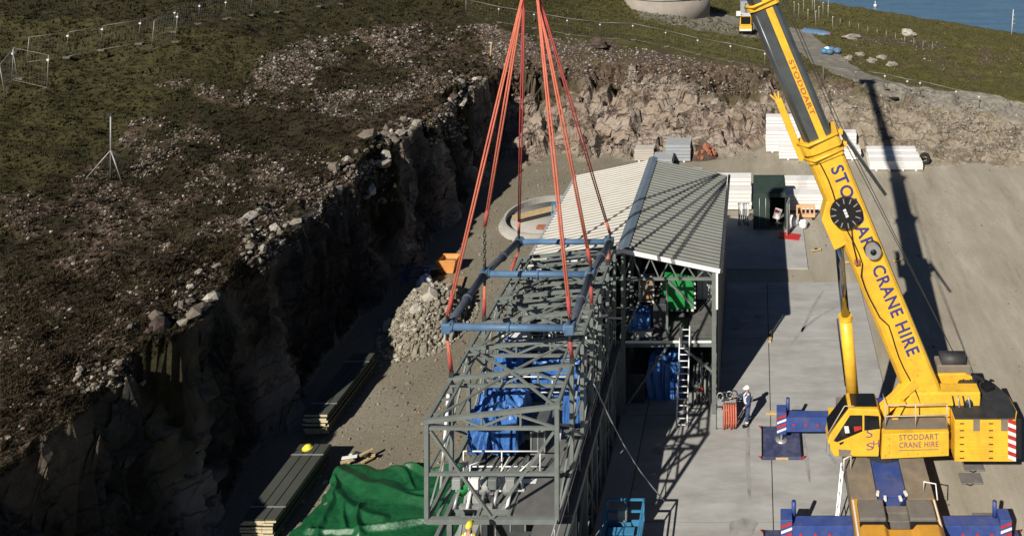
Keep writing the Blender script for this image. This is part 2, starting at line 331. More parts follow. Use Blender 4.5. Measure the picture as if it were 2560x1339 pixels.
def fast_mesh(name, co, faces, mats, smooth=False):
    me = bpy.data.meshes.new(name); k = faces.shape[1]
    me.vertices.add(len(co)); me.vertices.foreach_set('co', np.ascontiguousarray(co, np.float32).ravel())
    me.loops.add(faces.size); me.loops.foreach_set('vertex_index', np.ascontiguousarray(faces, np.int32).ravel())
    me.polygons.add(len(faces)); me.polygons.foreach_set('loop_start', np.arange(0, faces.size, k, dtype=np.int32))
    me.polygons.foreach_set('use_smooth', np.full(len(faces), smooth, bool))
    me.update(calc_edges=True)
    for m in mats: me.materials.append(m)
    return me
def polydist(x, y, pts):
    d = np.full(x.shape, 1e9)
    for (a, b), (c, e) in zip(pts[:-1], pts[1:]):
        vx, vy = c - a, e - b; t = np.clip(((x - a) * vx + (y - b) * vy) / (vx * vx + vy * vy), 0, 1); d = np.minimum(d, np.hypot(x - a - t * vx, y - b - t * vy))
    return d
TRK = [tuple(onT(u, v)[0][:2]) for u, v in ((1800, 42), (1880, 62), (1990, 78), (2035, 128), (2110, 172), (2215, 212))]
TRK += [(TRK[-1][0] + 5, TRK[-1][1] - 1.5), (22, 78.0), (28, 75.5), (40, 72)]
YARD = tuple(onT(1815, 62)[0][:2])
def n_mid0(x, y): return fbm(x / 2.2, y / 2.2, 76, 3)
steep = np.clip((s_ > 0.02) * 1.0, 0, 1)
def inpoly(px, py, poly):
    c = np.zeros(px.shape, bool); j = len(poly) - 1
    for i in range(len(poly)):
        xi, yi = poly[i]; xj, yj = poly[j]
        c ^= ((yi > py) != (yj > py)) & (px < (xj - xi) * (py - yi) / (yj - yi + 1e-9) + xi); j = i
    return c
zones = [  # rubble strewn along the lip of the cut, over the back bank and in patches on the moor
    ([(380, 215), (560, 180), (720, 110), (960, 60), (1240, 60), (1300, 190), (1180, 200), (900, 300), (620, 260)], 2600, 3.2),
    ([(330, 300), (420, 290), (640, 380), (900, 380), (1050, 300), (1200, 190), (1120, 400), (930, 520), (760, 600), (480, 480), (260, 430)], 2600, 3.6),
    ([(160, 460), (300, 380), (520, 480), (640, 560), (740, 620), (640, 660), (420, 560)], 700, 3.4),
    ([(0, 480), (200, 470), (560, 650), (480, 800), (250, 960), (60, 1090), (0, 1100)], 520, 4.0),
    ([(600, 540), (720, 600), (660, 690), (600, 650)], 120, 5.0), ([(430, 730), (480, 730), (470, 780), (440, 780)], 40, 4.6), ([(180, 930), (330, 890), (330, 960), (200, 985)], 90, 5.0),
    ([(860, 380), (960, 340), (1060, 400), (1000, 500), (900, 520)], 260, 5.0), ([(1120, 250), (1180, 210), (1160, 360), (1100, 350)], 80, 4.5),
    ([(1180, 70), (1420, 96), (1600, 122), (1760, 150), (1900, 180), (1950, 230), (1800, 240), (1600, 225), (1440, 205), (1260, 195)], 2600, 2.8),
    ([(2060, 210), (2320, 225), (2560, 290), (2560, 400), (2440, 380), (2300, 300), (2080, 280)], 1100, 3.0), ([(1700, 300), (2100, 380), (2500, 400), (2540, 430), (2200, 430), (1760, 395)], 260, 2.4),
    ([(1420, 330), (1720, 380), (1720, 400), (1400, 395)], 200, 2.6), ([(2100, 85), (2560, 120), (2560, 210), (2260, 170), (2110, 160)], 260, 2.2)]
UU = CU + F * GX / np.maximum(GY, 5); VV = HV + F * (HC - z) / np.maximum(GY, 5)
rub = np.zeros(GX.shape)
for poly, k_, p_ in zones:
    if k_ > 150: rub = np.maximum(rub, (1.0 if p_ != 2.8 else 1.9) * inpoly(UU + 40 * n_mid0(GX, GY), VV + 25 * n_mid0(GX + 50, GY), poly) * (GY > 15))
rub = np.minimum(rub, 1) * sst((fbm(UU / 75, VV / 48, 300, 3) + np.where(rub > 1.5, 0.5, 0.12) + 0.5 * n_mid0(GX * 2.2, GY * 2.2)) / 0.25)
# cover weights: vegetation, bare rock, packed gravel
n_big = fbm(GX / 9, GY / 9, 70, 4); n_mid = fbm(GX / 2.2, GY / 2.2, 74, 4)
rough_edge = n_big * 2.6 + n_mid * 2.4
veg = sst((np.maximum(dl - 0.9 + 0.25 * rough_edge, db - 5.5 + 0.7 * rough_edge)) / 1.0)
rock_far = sst((6.5 + rough_edge * 2.5 - np.maximum(dl - 3, db - 5.5)) / 3.0) * (db > -50)
bank = sst((GX - 2) / 8) * (db > -1)
veg = veg * (1 - 0.75 * bank * sst((9 - db) / 4))
trk = polydist(GX, GY, TRK); tmask = 1 - sst((trk - 2.0 + n_mid * 0.4) / 0.6)
tmask = np.maximum(tmask, 1 - sst((np.hypot((GX - YARD[0]) / 1.6, GY - YARD[1]) - 7 + n_mid * 2) / 2))
rockw = np.clip(steep, 0, 1) * (1 - veg)
attr = np.stack([veg * (1 - tmask), rockw * (1 - tmask), tmask, np.ones_like(veg)], -1).reshape(-1, 4)
# kind of cover: 0 dark heather, 1 olive grass ; debris: stony brown peat
kind = np.maximum(0.4 * sst((dl - 12 + 6 * n_big) / 9), 0) * (db < 0) + sst((GX + 30 + 0.25 * (GY - 90) + n_big * 9) / 26) * 0.85 + 0.15 * sst((GY - 60) / 30)
deb = np.maximum(0.8 * np.exp(-((dl - 3) / 5.0) ** 2) * (dl > 0) * (db < 3), np.exp(-((db - 8.5) / 4.5) ** 2) * (dl < 14) * (db > 0) * (1 - sst((GX - 14) / 8)))
deb = np.clip(np.maximum(deb * 0.8 * sst(n_mid * 1.6 + 0.4 + n_big * 0.9), 0.9 * rub), 0, 1)
pale = np.where(db > -1, bank, sst((GX + 12) / 16 + n_big * 0.25))
left_shade = (dl > -1) * (1 - sst((db + 6) / 10)) * (1 - np.clip(spurs(GY + 0.8 * n_mid) / 1.4, 0, 0.9))  # where the left face's shadow goes into the rock colour; lit spurs stay pale
attr2 = np.stack([kind, deb, pale, left_shade], -1).reshape(-1, 4)

tm = bpy.data.materials.new('terrain'); tm.use_nodes = True; n = tm.node_tree; L = n.links; bs = n.nodes['Principled BSDF']
bs.inputs['Specular IOR Level'].default_value = 0.15; bs.inputs['Roughness'].default_value = 0.95
def nd(t, **k):
    o = n.nodes.new('ShaderNode' + t)
    for a, b in k.items(): setattr(o, a, b)
    return o
geo = nd('NewGeometry')
def noise(scale, det=6, rgh=0.65, stretch=None):
    o = nd('TexNoise'); o.inputs['Scale'].default_value = scale; o.inputs['Detail'].default_value = det; o.inputs['Roughness'].default_value = rgh
    if stretch:
        mp = nd('Mapping'); mp.inputs['Scale'].default_value = stretch; mp.inputs['Rotation'].default_value = (0.3, 0.5, 0.2); L.new(geo.outputs['Position'], mp.inputs[0]); L.new(mp.outputs[0], o.inputs['Vector'])
    else: L.new(geo.outputs['Position'], o.inputs['Vector'])
    return o.outputs[0]
def ramp(f, stops):
    o = nd('ValToRGB'); L.new(f, o.inputs[0]); e = o.color_ramp.elements
    while len(e) < len(stops): e.new(0.5)
    for k, (p, c) in enumerate(stops): e[k].position = p; e[k].color = (*c, 1)
    return o.outputs[0]
def mixc(f, a, b):
    o = nd('Mix', data_type='RGBA')
    if isinstance(f, float): o.inputs[0].default_value = f
    else: L.new(f, o.inputs[0])
    L.new(a, o.inputs[6]); L.new(b, o.inputs[7]); return o.outputs[2]
va = nd('VertexColor', layer_name='cover'); sa = nd('SeparateColor'); L.new(va.outputs[0], sa.inputs[0])
vb = nd('VertexColor', layer_name='plants_and_shade'); sb2 = nd('SeparateColor'); L.new(vb.outputs[0], sb2.inputs[0])
heather = ramp(noise(1.1, 8, 0.75), [(0.28, (0.008, 0.007, 0.005)), (0.45, (0.027, 0.022, 0.012)), (0.58, (0.040, 0.036, 0.017)), (0.68, (0.058, 0.041, 0.027)), (0.8, (0.095, 0.08, 0.055))])
grass = ramp(noise(0.9, 8, 0.75), [(0.28, (0.035, 0.034, 0.012)), (0.43, (0.085, 0.078, 0.026)), (0.55, (0.115, 0.105, 0.036)), (0.66, (0.14, 0.11, 0.055)), (0.8, (0.26, 0.215, 0.12))])
peat = ramp(noise(2.6, 8, 0.8), [(0.3, (0.016, 0.011, 0.008)), (0.44, (0.07, 0.047, 0.034)), (0.56, (0.14, 0.10, 0.076)), (0.70, (0.29, 0.245, 0.20))])
rockc = mixc(0.5, ramp(noise(1.6, 9, 0.78, (0.8, 0.8, 3.2)), [(0.27, (0.05, 0.04, 0.03)), (0.42, (0.235, 0.178, 0.135)), (0.58, (0.345, 0.275, 0.22)), (0.75, (0.49, 0.415, 0.345))]), ramp(noise(0.35, 6, 0.6), [(0.35, (0.235, 0.18, 0.135)), (0.5, (0.34, 0.28, 0.225)), (0.65, (0.41, 0.365, 0.315))]))
earth = ramp(noise(0.7, 9, 0.7), [(0.3, (0.215, 0.175, 0.125)), (0.5, (0.285, 0.24, 0.18)), (0.7, (0.36, 0.315, 0.25))])
pad_fine = ramp(noise(7.0, 5, 0.75), [(0.32, (0.09, 0.078, 0.055)), (0.48, (0.185, 0.165, 0.12)), (0.62, (0.235, 0.21, 0.16)), (0.8, (0.40, 0.37, 0.30))])
pad_big = ramp(noise(0.22, 7, 0.6), [(0.34, (0.17, 0.148, 0.105)), (0.5, (0.215, 0.19, 0.142)), (0.68, (0.28, 0.255, 0.20))])
pad_pale = ramp(noise(0.4, 9, 0.72, (1.4, 0.3, 1)), [(0.3, (0.25, 0.215, 0.16)), (0.42, (0.35, 0.31, 0.24)), (0.55, (0.41, 0.37, 0.295)), (0.7, (0.52, 0.48, 0.40))])
pad = mixc(0.45, pad_fine, pad_big); pad = mixc(sb2.outputs[2], pad, mixc(0.25, pad_pale, pad_fine))
tr = ramp(noise(1.5, 7, 0.7), [(0.3, (0.16, 0.145, 0.12)), (0.7, (0.27, 0.25, 0.21))])
vegc = mixc(sb2.outputs[0], heather, grass); vegc = mixc(sb2.outputs[1], vegc, peat)
shade_rock = ramp(noise(1.6, 9, 0.75), [(0.3, (0.016, 0.015, 0.014)), (0.55, (0.05, 0.046, 0.042)), (0.75, (0.14, 0.13, 0.115))])  # rock colour darkened to deepen the shadow on the left face
rck = mixc(sb2.outputs[2], rockc, earth); rck = mixc(vb.outputs['Alpha'], rck, shade_rock)
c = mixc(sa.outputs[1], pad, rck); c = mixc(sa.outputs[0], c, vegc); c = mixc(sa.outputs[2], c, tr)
L.new(c, bs.inputs['Base Color'])
b1 = nd('Bump'); b1.inputs['Strength'].default_value = 0.75; b1.inputs['Distance'].default_value = 0.12; L.new(noise(3.5, 7, 0.75), b1.inputs['Height'])
vc = nd('TexVoronoi', feature='DISTANCE_TO_EDGE'); vc.inputs['Scale'].default_value = 1.0; vc.inputs['Randomness'].default_value = 1.0
wp = nd('Mapping'); wp.inputs['Scale'].default_value = (0.22, 0.22, 1.1); wp.inputs['Rotation'].default_value = (0.25, 0.35, 0.1); wn_ = nd('TexNoise'); wn_.inputs['Scale'].default_value = 1.2; wn_.inputs['Detail'].default_value = 4; L.new(geo.outputs['Position'], wn_.inputs['Vector'])
wa = nd('Mix', data_type='RGBA', blend_type='ADD'); wa.inputs[0].default_value = 1.0; L.new(geo.outputs['Position'], wp.inputs[0]); L.new(wp.outputs[0], wa.inputs[6]); L.new(wn_.outputs[1], wa.inputs[7]); L.new(wa.outputs[2], vc.inputs['Vector'])
cm = nd('MapRange'); cm.inputs[2].default_value = 0.06; L.new(vc.outputs[0], cm.inputs[0])
b0 = nd('Bump'); b0.inputs['Distance'].default_value = 0.14; L.new(cm.outputs[0], b0.inputs['Height']); L.new(sa.outputs[1], b0.inputs['Strength']); L.new(b0.outputs[0], b1.inputs['Normal'])
b2 = nd('Bump'); b2.inputs['Strength'].default_value = 0.35; b2.inputs['Distance'].default_value = 0.03; L.new(noise(22, 3, 0.7), b2.inputs['Height']); L.new(b1.outputs[0], b2.inputs['Normal'])
mr_ = nd('MapRange'); L.new(sa.outputs[0], mr_.inputs[0]); mr_.inputs[3].default_value = 0.12; mr_.inputs[4].default_value = 0.9
ad = nd('Math', operation='MAXIMUM'); L.new(mr_.outputs[0], ad.inputs[0]); L.new(sa.outputs[1], ad.inputs[1]); L.new(ad.outputs[0], b1.inputs['Strength'])
L.new(b2.outputs[0], bs.inputs['Normal'])
me = fast_mesh('ground', co, qf, [tm], smooth=False)
for nm, A_ in (('cover', attr), ('plants_and_shade', attr2)):
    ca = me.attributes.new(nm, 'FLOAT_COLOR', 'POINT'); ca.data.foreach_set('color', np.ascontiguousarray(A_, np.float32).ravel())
fmid = s_[:-1, :-1].ravel()
me.polygons.foreach_set('use_smooth', (face[:-1, :-1].ravel() < 0.3))
g = bpy.data.objects.new('ground', me); COL.objects.link(g); tag(g, kind='structure')

# ------------------------------------------------------------------ sea
sm = bpy.data.materials.new('sea'); sm.use_nodes = True; n = sm.node_tree; L = n.links; bs = n.nodes['Principled BSDF']; geo = nd('NewGeometry')
L.new(ramp(noise(0.05, 8, 0.75, (1, 3.5, 1)), [(0.3, (0.055, 0.12, 0.19)), (0.55, (0.085, 0.165, 0.25)), (0.75, (0.13, 0.225, 0.31))]), bs.inputs['Base Color'])
bs.inputs['Roughness'].default_value = 0.35
bp = nd('Bump'); bp.inputs['Strength'].default_value = 0.5; bp.inputs['Distance'].default_value = 1.0; L.new(noise(0.12, 8, 0.7, (1, 2.5, 1)), bp.inputs['Height']); L.new(bp.outputs[0], bs.inputs['Normal'])
sme = bpy.data.meshes.new('sea'); sme.from_pydata([(-3000, 60, -30), (3000, 60, -30), (3000, 5000, -30), (-3000, 5000, -30)], [], [(0, 1, 2, 3)]); sme.materials.append(sm)
tag(bpy.data.objects.new('sea', sme), kind='structure'); COL.objects.link(bpy.data.objects['sea'])

# ------------------------------------------------------------------ loose stones and tufts
def ico():
    p = (1 + 5 ** 0.5) / 2
    v = np.array([(-1, p, 0), (1, p, 0), (-1, -p, 0), (1, -p, 0), (0, -1, p), (0, 1, p), (0, -1, -p), (0, 1, -p), (p, 0, -1), (p, 0, 1), (-p, 0, -1), (-p, 0, 1)], float)
    f = np.array([(0, 11, 5), (0, 5, 1), (0, 1, 7), (0, 7, 10), (0, 10, 11), (1, 5, 9), (5, 11, 4), (11, 10, 2), (10, 7, 6), (7, 1, 8), (3, 9, 4), (3, 4, 2), (3, 2, 6), (3, 6, 8), (3, 8, 9), (4, 9, 5), (2, 4, 11), (6, 2, 10), (8, 6, 7), (9, 8, 1)])
    return v / np.linalg.norm(v[0]), f
IV, IF = ico()
def randrot(k):
    q = rng.normal(size=(k, 4)); q /= np.linalg.norm(q, axis=1)[:, None]; w_, x, y, z_ = q.T
    return np.stack([np.stack([1 - 2 * (y * y + z_ * z_), 2 * (x * y - z_ * w_), 2 * (x * z_ + y * w_)], -1), np.stack([2 * (x * y + z_ * w_), 1 - 2 * (x * x + z_ * z_), 2 * (y * z_ - x * w_)], -1),
                     np.stack([2 * (x * z_ - y * w_), 2 * (y * z_ + x * w_), 1 - 2 * (x * x + y * y)], -1)], 1)
def stones(name, pos, size, mats, label, cat, sink=0.25):
    k = len(pos); V_ = IV[None] * (1 + rng.uniform(-0.28, 0.28, (k, 12, 1))) * rng.uniform(0.55, 1.25, (k, 1, 3)) * size[:, None, None]
    V_ = np.einsum('kij,kvj->kvi', randrot(k), V_) * np.array([1, 1, 0.75]); V_ = V_ + pos[:, None] + np.array([0, 0, 1]) * (size[:, None, None] * sink)
    fc = (IF[None] + (np.arange(k) * 12)[:, None, None]).reshape(-1, 3)
    me = fast_mesh(name, V_.reshape(-1, 3), fc, [M[m] for m in mats])
    me.polygons.foreach_set('material_index', np.repeat(rng.integers(0, len(mats), k), 20).astype(np.int32))
    o = bpy.data.objects.new(name, me); COL.objects.link(o); return tag(o, label, cat, kind='stuff')
def scatter(poly, k, clump=False):
    P_ = np.array(poly, float); u = rng.uniform(P_[:, 0].min(), P_[:, 0].max(), k * 4); v = rng.uniform(P_[:, 1].min(), P_[:, 1].max(), k * 4)
    m = inpoly(u, v, poly)
    if clump: m &= fbm(u / 75, v / 48, 300, 3) + rng.normal(0, 0.16, u.shape) > 0.03
    u, v = u[m][:k], v[m][:k]; return onT(u, v, 200)
PS, SZ = [], []
for poly, k, px in zones:
    p = scatter(poly, int(k * 3.2), k > 150 and px != 2.8); PS.append(p); SZ.append(np.clip(rng.lognormal(0, 0.65, len(p)), 0.3, 4.5) * px * (0.34 if k > 150 else 0.5) * p[:, 1] / F)
yl = rng.uniform(20, 70, 420); xl = -23.0 + 0.9 * vn(yl / 9.0, yl * 0 + 3.3, 2) + 0.5 * vn(yl / 3.6, yl * 0 + 8.1, 3) - 1.1 - np.abs(rng.normal(0, 0.9, 420))
kp = vn(yl / 3.1, yl * 0 + 5.5, 12) + rng.normal(0, .3, 420) > 0.05; yl, xl = yl[kp], xl[kp]
PS.append(np.stack([xl, yl, lut(xl, yl)], 1)); SZ.append(np.clip(rng.lognormal(-1.5, 0.5, len(xl)), 0.08, 0.6))
PS = np.concatenate(PS); SZ = np.concatenate(SZ)
stones('loose_stones', PS, SZ, ['rock', 'rock_mid', 'rock_mid', 'peat', 'rock', 'rock_mid', 'rock_pale'], 'loose stones strewn along the lip of the rock cut and over the moor', 'stones')
k = 9000; px_, py_ = np.where(rng.random(k) < .5, rng.uniform(-20.5, -11, k), rng.uniform(-20.5, 30, k)), 22 + 47 * rng.random(k)
keep = ~((px_ > -12) & (px_ < 6.6) & (py_ < 50)); px_, py_ = px_[keep], py_[keep]
wgt = (vn(px_ / 3, py_ / 3, 80) > 0.0) | (px_ < -10); px_, py_ = px_[wgt], py_[wgt]
stones('gravel_stones', np.stack([px_, py_, height(px_, py_)], 1), np.clip(rng.lognormal(-3.35, 0.45, len(px_)), 0.015, 0.12), ['rock', 'rock_mid', 'rock_heap', 'rock_mid'], 'scattered gravel stones on the packed yard', 'gravel')

def tufts(name, pos, hgt, m, label):
    k = len(pos); nb = 5; ang = rng.uniform(0, 6.28, (k, nb)); ln = hgt[:, None] * rng.uniform(0.7, 1.3, (k, nb)); sp = hgt[:, None] * rng.uniform(0.3, 1.0, (k, nb)); wd = hgt[:, None] * rng.uniform(0.14, 0.3, (k, nb))
    dx, dy = np.cos(ang), np.sin(ang); b = pos[:, None, :]; o3 = np.zeros((k, nb))
    a = b + np.stack([-dy * wd + dx * sp * .2, dx * wd + dy * sp * .2, o3 - 0.04], -1); c = b + np.stack([dy * wd + dx * sp * .2, -dx * wd + dy * sp * .2, o3 - 0.04], -1)
    t = b + np.stack([dx * sp, dy * sp, ln], -1)
    V_ = np.stack([a, c, t], 2).reshape(-1, 3); fc = np.arange(len(V_)).reshape(-1, 3)
    o = bpy.data.objects.new(name, fast_mesh(name, V_, fc, [M[m]])); COL.objects.link(o); return tag(o, label, 'heather' if 'heather' in name else 'grass', kind='stuff')
mat('heather_leaf', (0.036, 0.029, 0.015), 0.95, var=0.75, scale=0.7, dirt=(0.075, 0.055, 0.035), dscale=0.25, damt=0.7, spec=0.1)
mat('grass_leaf', (0.085, 0.082, 0.026), 0.95, var=0.6, scale=0.5, dirt=(0.16, 0.125, 0.05), dscale=0.2, damt=0.7, spec=0.1)
def veg_points(poly, k, lim):
    p = scatter(poly, k); zz, s2, d1, d2, _ = height(p[:, 0], p[:, 1], True)
    ok = (np.maximum(d1 - 1.0 + 0.2 * fbm(p[:, 0] / 3, p[:, 1] / 3, 90), d2 - 7.0 + 1.3 * fbm(p[:, 0] / 3, p[:, 1] / 3, 90)) > lim) & (polydist(p[:, 0], p[:, 1], TRK) > 2.4); return p[ok]
p = np.concatenate([veg_points([(0, 0), (1150, 0), (1250, 190), (1140, 330), (900, 480), (640, 680), (380, 860), (0, 1160)], 26000, 0.25), veg_points([(0, 700), (700, 560), (640, 700), (400, 880), (0, 1200)], 7000, 0.1)])
d_lip = -24.2 - p[:, 0] + 5 * fbm(p[:, 0] / 6, p[:, 1] / 6, 95, 2); mossy = d_lip > 13; pm = p[mossy]; p = p[~mossy]
mat('turf_leaf', (0.043, 0.043, 0.017), 0.95, var=0.6, scale=0.6, dirt=(0.075, 0.058, 0.03), dscale=0.2, damt=0.7, spec=0.1)
tufts('moor_turf', pm, np.clip(rng.lognormal(0, 0.3, len(pm)) * 4.5 * pm[:, 1] / F, 0.06, 0.5), 'turf_leaf', 'dull green rough grass on the upper left of the moor by the fence')
tufts('heather', p, np.clip(rng.lognormal(0, 0.3, len(p)) * 5.0 * p[:, 1] / F, 0.06, 0.5), 'heather_leaf', 'dark heather and rough grass over the moor above the rock cut')
p = veg_points([(1100, 0), (2000, 0), (2560, 90), (2560, 300), (2100, 200), (1700, 120), (1240, 60)], 13000, 1.0)
tufts('moor_grass', p, np.clip(rng.lognormal(0, 0.3, len(p)) * 3.2 * p[:, 1] / F, 0.06, 0.4), 'grass_leaf', 'olive moor grass on the slope behind the bank down to the sea')
# ------------------------------------------------------------------ concrete slab: cast bays with real joints
slab_bays = [(-12.4, -5.32), (-5.28, 0.68), (0.72, 6.5)]; slab_rows = [(14, 19.58), (19.62, 25.58), (25.62, 31.58), (31.62, 37.58), (37.62, 43.58), (43.62, 49.3)]
slab = MB().box(-12.35, 6.45, 14.05, 49.25, -0.25, 0.035).build('concrete_slab', 'black'); slab['org'] = (0, 0, 0); tag(slab, kind='structure')
mat('slab', (0.405, 0.402, 0.382), 0.9, var=0.10, scale=1.3, bump=0.15, bscale=30, dirt=(0.27, 0.26, 0.235), dscale=0.3, damt=0.8)
mat('slab_b', (0.37, 0.367, 0.347), 0.9, var=0.14, scale=0.9, bump=0.15, bscale=30, dirt=(0.23, 0.22, 0.20), dscale=0.5, damt=0.8, stretch=(0.5, 1.6, 1))
for a, b in slab_bays:
    for c, d in slab_rows: bx('slab_bay', 'slab_b' if (int(a * 7 + c * 3) % 3 == 0) else 'slab', slab, a, b, c, d, -0.2, 0.06 + random.uniform(-0.004, 0.004))
bx('slab_bay', 'slab', slab, -3.2, 3.4, 51.0, 58.2, -0.2, 0.07)
mat('tyre_mark', (0.19, 0.18, 0.16), 0.9, var=0.3, scale=3)
GZ = 0.066
mat('scuff', (0.27, 0.265, 0.25), 0.92, var=0.3, scale=2.2, dirt=(0.36, 0.355, 0.335), dscale=1.6, damt=1.0)
for k in range(9):                             # tyre scuffs on the slab
    r_ = random.Random(k + 900); x, y, a, cv = r_.uniform(-4.6, 5.5), r_.uniform(27, 46), r_.uniform(.9, 2.2), r_.uniform(-.12, .12); lft, rgt = [], []
    for q in range(15):
        wd = .11 * math.sin(math.pi * (q + .5) / 15) ** .4 * r_.uniform(.7, 1.1); lft.append((x - math.sin(a) * wd, y + math.cos(a) * wd)); rgt.append((x + math.sin(a) * wd, y - math.cos(a) * wd)); x += .32 * math.cos(a); y += .32 * math.sin(a); a += cv * .35
    if max(p_[0] for p_ in lft + rgt) < 6.3 and min(p_[0] for p_ in lft + rgt) > -5.2 and max(p_[1] for p_ in lft) < 49:
        MB().add([(*p_, .0715) for p_ in lft] + [(*p_, .0715) for p_ in rgt], [(q, q + 1, 16 + q, 15 + q) for q in range(14)]).build('tyre_scuff', 'scuff', slab)
for k in range(12):                            # spills and damp patches
    r_ = random.Random(k + 950); x, y, rd = r_.uniform(-4.5, 5.6), r_.uniform(28, 47), r_.uniform(.15, .55); n_ = 18
    MB().add([(x + rd * r_.uniform(.7, 1.15) * 1.3 * math.cos(6.283 * q / n_), y + rd * r_.uniform(.7, 1.15) * math.sin(6.283 * q / n_), .0755) for q in range(n_)], [tuple(range(n_))]).build('stain', 'scuff', slab)

# ------------------------------------------------------------------ steel building under construction
BX0, BX1, BY0, BY1, EAVE, RIDGE, BXM, FLZ = -10.9, -2.03, 37.7, 48.6, 7.08, 7.98, -6.42, 3.65
bd = thing('steel_building', 'two storey steel building with corrugated roof and open gable end', 'building', (BXM, BY0, 0))
def slope_sheet(side, y0, y1):
    xe = BX0 - 0.25 if side < 0 else BX1 + 0.25; ze = EAVE + 0.02; zr = RIDGE + 0.12
    mb = MB(); pitch = 0.333; yy = y0; prof = []
    while yy < y1 - 1e-3:
        for dy, dz in ((0, 0), (0.20, 0), (0.232, 0.05), (0.30, 0.05)): 
            if yy + dy <= y1 + 1e-3: prof.append((yy + dy, dz))
        yy += pitch
    prof.append((y1, 0)); n_ = len(prof); vs_ = []
    for (xq, zq) in ((xe, ze), (BXM + 0.02 * side, zr)):
        vs_ += [(xq, a, zq + b) for a, b in prof]
    for (xq, zq) in ((xe, ze - 0.03), (BXM + 0.02 * side, zr - 0.03)):
        vs_ += [(xq, a, zq + b) for a, b in prof]
    fs_ = []
    for i in range(n_ - 1): fs_ += [(i, i + 1, n_ + i + 1, n_ + i), (2 * n_ + i, 3 * n_ + i, 3 * n_ + i + 1, 2 * n_ + i + 1), (i, 2 * n_ + i, 2 * n_ + i + 1, i + 1)]
    mb.add(vs_, fs_); return mb
yy = BY0 - 0.15
for k in range(11):
    y1 = min(yy + 0.999, BY1 + 0.2)
    for sd in (-1, 1): slope_sheet(sd, yy, y1).build('roof_sheet', 'roof_cream' if sd < 0 else 'roof_right_dark', bd)
    yy = y1
MB().prism([(BXM - 0.27, RIDGE + 0.145), (BXM, RIDGE + 0.22), (BXM + 0.27, RIDGE + 0.145), (BXM, RIDGE + 0.19)], 'y', BY0 - 0.2, BY1 + 0.25).build('ridge_cap', 'ridge_blue', bd)
for sd in (-1, 1):
    xe = BX0 - 0.3 if sd < 0 else BX1 + 0.3
    bm_('barge_board', 'trim_white', bd, (xe, BY0 - 0.22, EAVE - 0.02), (BXM, BY0 - 0.22, RIDGE + 0.06), 0.06, 0.2)
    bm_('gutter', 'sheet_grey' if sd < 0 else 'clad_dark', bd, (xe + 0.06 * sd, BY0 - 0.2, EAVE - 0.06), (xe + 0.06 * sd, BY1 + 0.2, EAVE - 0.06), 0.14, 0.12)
bx('corner_flashing', 'trim_white', bd, BX1 + 0.1, BX1 + 0.2, BY0 - 0.19, BY0 - 0.09, 5.2, EAVE - 0.1)
for k in range(10):                          # right wall cladding trays
    a = BY0 + 0.15 + k * 1.085; bx('wall_sheet', 'clad_dark', bd, BX1 + 0.12, BX1 + 0.19 + 0.012 * (k % 2), a, a + 1.07, 0.1, EAVE - 0.15)
bx('wall_sheet', 'clad_dark', bd, BX0 + 0.1, BX1, BY1 - 0.1, BY1, 0.1, EAVE)
for k in range(10):
    a = BY0 + 0.15 + k * 1.085; bx('wall_sheet', 'clad_dark', bd, BX0 - 0.19, BX0 - 0.12, a, a + 1.07, 0.1, EAVE - 0.15)
for k in range(3): bx('lining_panel', 'sheet_white', bd, -3.1 + k * .3, -2.82 + k * .3, 41.0, 41.05, FLZ + .06, 5.35 + .5 * k)
bx('toe_board', 'trim_white', bd, BXM + .12, BX1 - .12, BY0 - .09, BY0 - .065, FLZ - .12, FLZ - .02)  # white strip painting the sunlit edge of the upper floor
frames = [BY0 + 0.05, BY0 + 2.7, BY0 + 5.4, BY0 + 8.1, BY1 - 0.25]
for i, y in enumerate(frames):
    for x in (BX0, BXM, BX1): bm_('column', 'steel_primer', bd, (x, y, 0.06), (x, y, EAVE - 0.15 if x != BXM else RIDGE - 0.15), 0.2, 0.2)
    bm_('floor_beam', 'steel_primer', bd, (BX0 + 0.1, y, FLZ - 0.2), (BX1 - 0.1, y, FLZ - 0.2), 0.14, 0.3, True)
    for sd, xe in ((-1, BX0), (1, BX1)):
        bm_('rafter', 'steel_primer', bd, (xe, y, EAVE - 0.12), (BXM, y, RIDGE - 0.12), 0.12, 0.2)
        bm_('tie_beam', 'steel_primer', bd, (xe, y, 6.55), (BXM, y, 6.55), 0.1, 0.12)
        for t in range(5):
            f0, f1 = t / 5, (t + 0.5) / 5
            za, zb = (6.55, EAVE + (RIDGE - EAVE) * f1 - 0.15)
            bm_('truss_web', 'steel_primer', bd, (xe + (BXM - xe) * f0, y, za), (xe + (BXM - xe) * f1, y, zb), 0.06)
            bm_('truss_web', 'steel_primer', bd, (xe + (BXM - xe) * f1, y, zb), (xe + (BXM - xe) * (t + 1) / 5, y, za), 0.06)
for x in (-9.5, -8.0, -5.0, -3.5): 
    bm_('floor_joist', 'steel_dark', bd, (x, BY0 + 0.1, FLZ - 0.16), (x, BY1 - 0.3, FLZ - 0.16), 0.1, 0.2)
for x in (BX0, BXM, BX1): bm_('edge_beam', 'steel_primer', bd, (x, BY0 + 0.1, FLZ - 0.2), (x, BY1 - 0.3, FLZ - 0.2), 0.12, 0.28)
for i in range(6):                             # upper floor panels
    for (a, b) in ((BXM + 0.15, -4.85), (-4.8, -3.4), (-3.35, BX1 - 0.1)):
        y0 = BY0 + 0.1 + i * 1.75; bx('floor_panel', 'deck_plate', bd, a, b, y0, y0 + 1.72, FLZ, FLZ + 0.05)
for x in (-9.8, -8.3, -4.6, -3.2): bm_('purlin', 'galv', bd, (x, BY0, EAVE + 0.8 * (1 - abs(x - BXM) / 4.45) - 0.0), (x, BY1, EAVE + 0.8 * (1 - abs(x - BXM) / 4.45)), 0.06, 0.14)
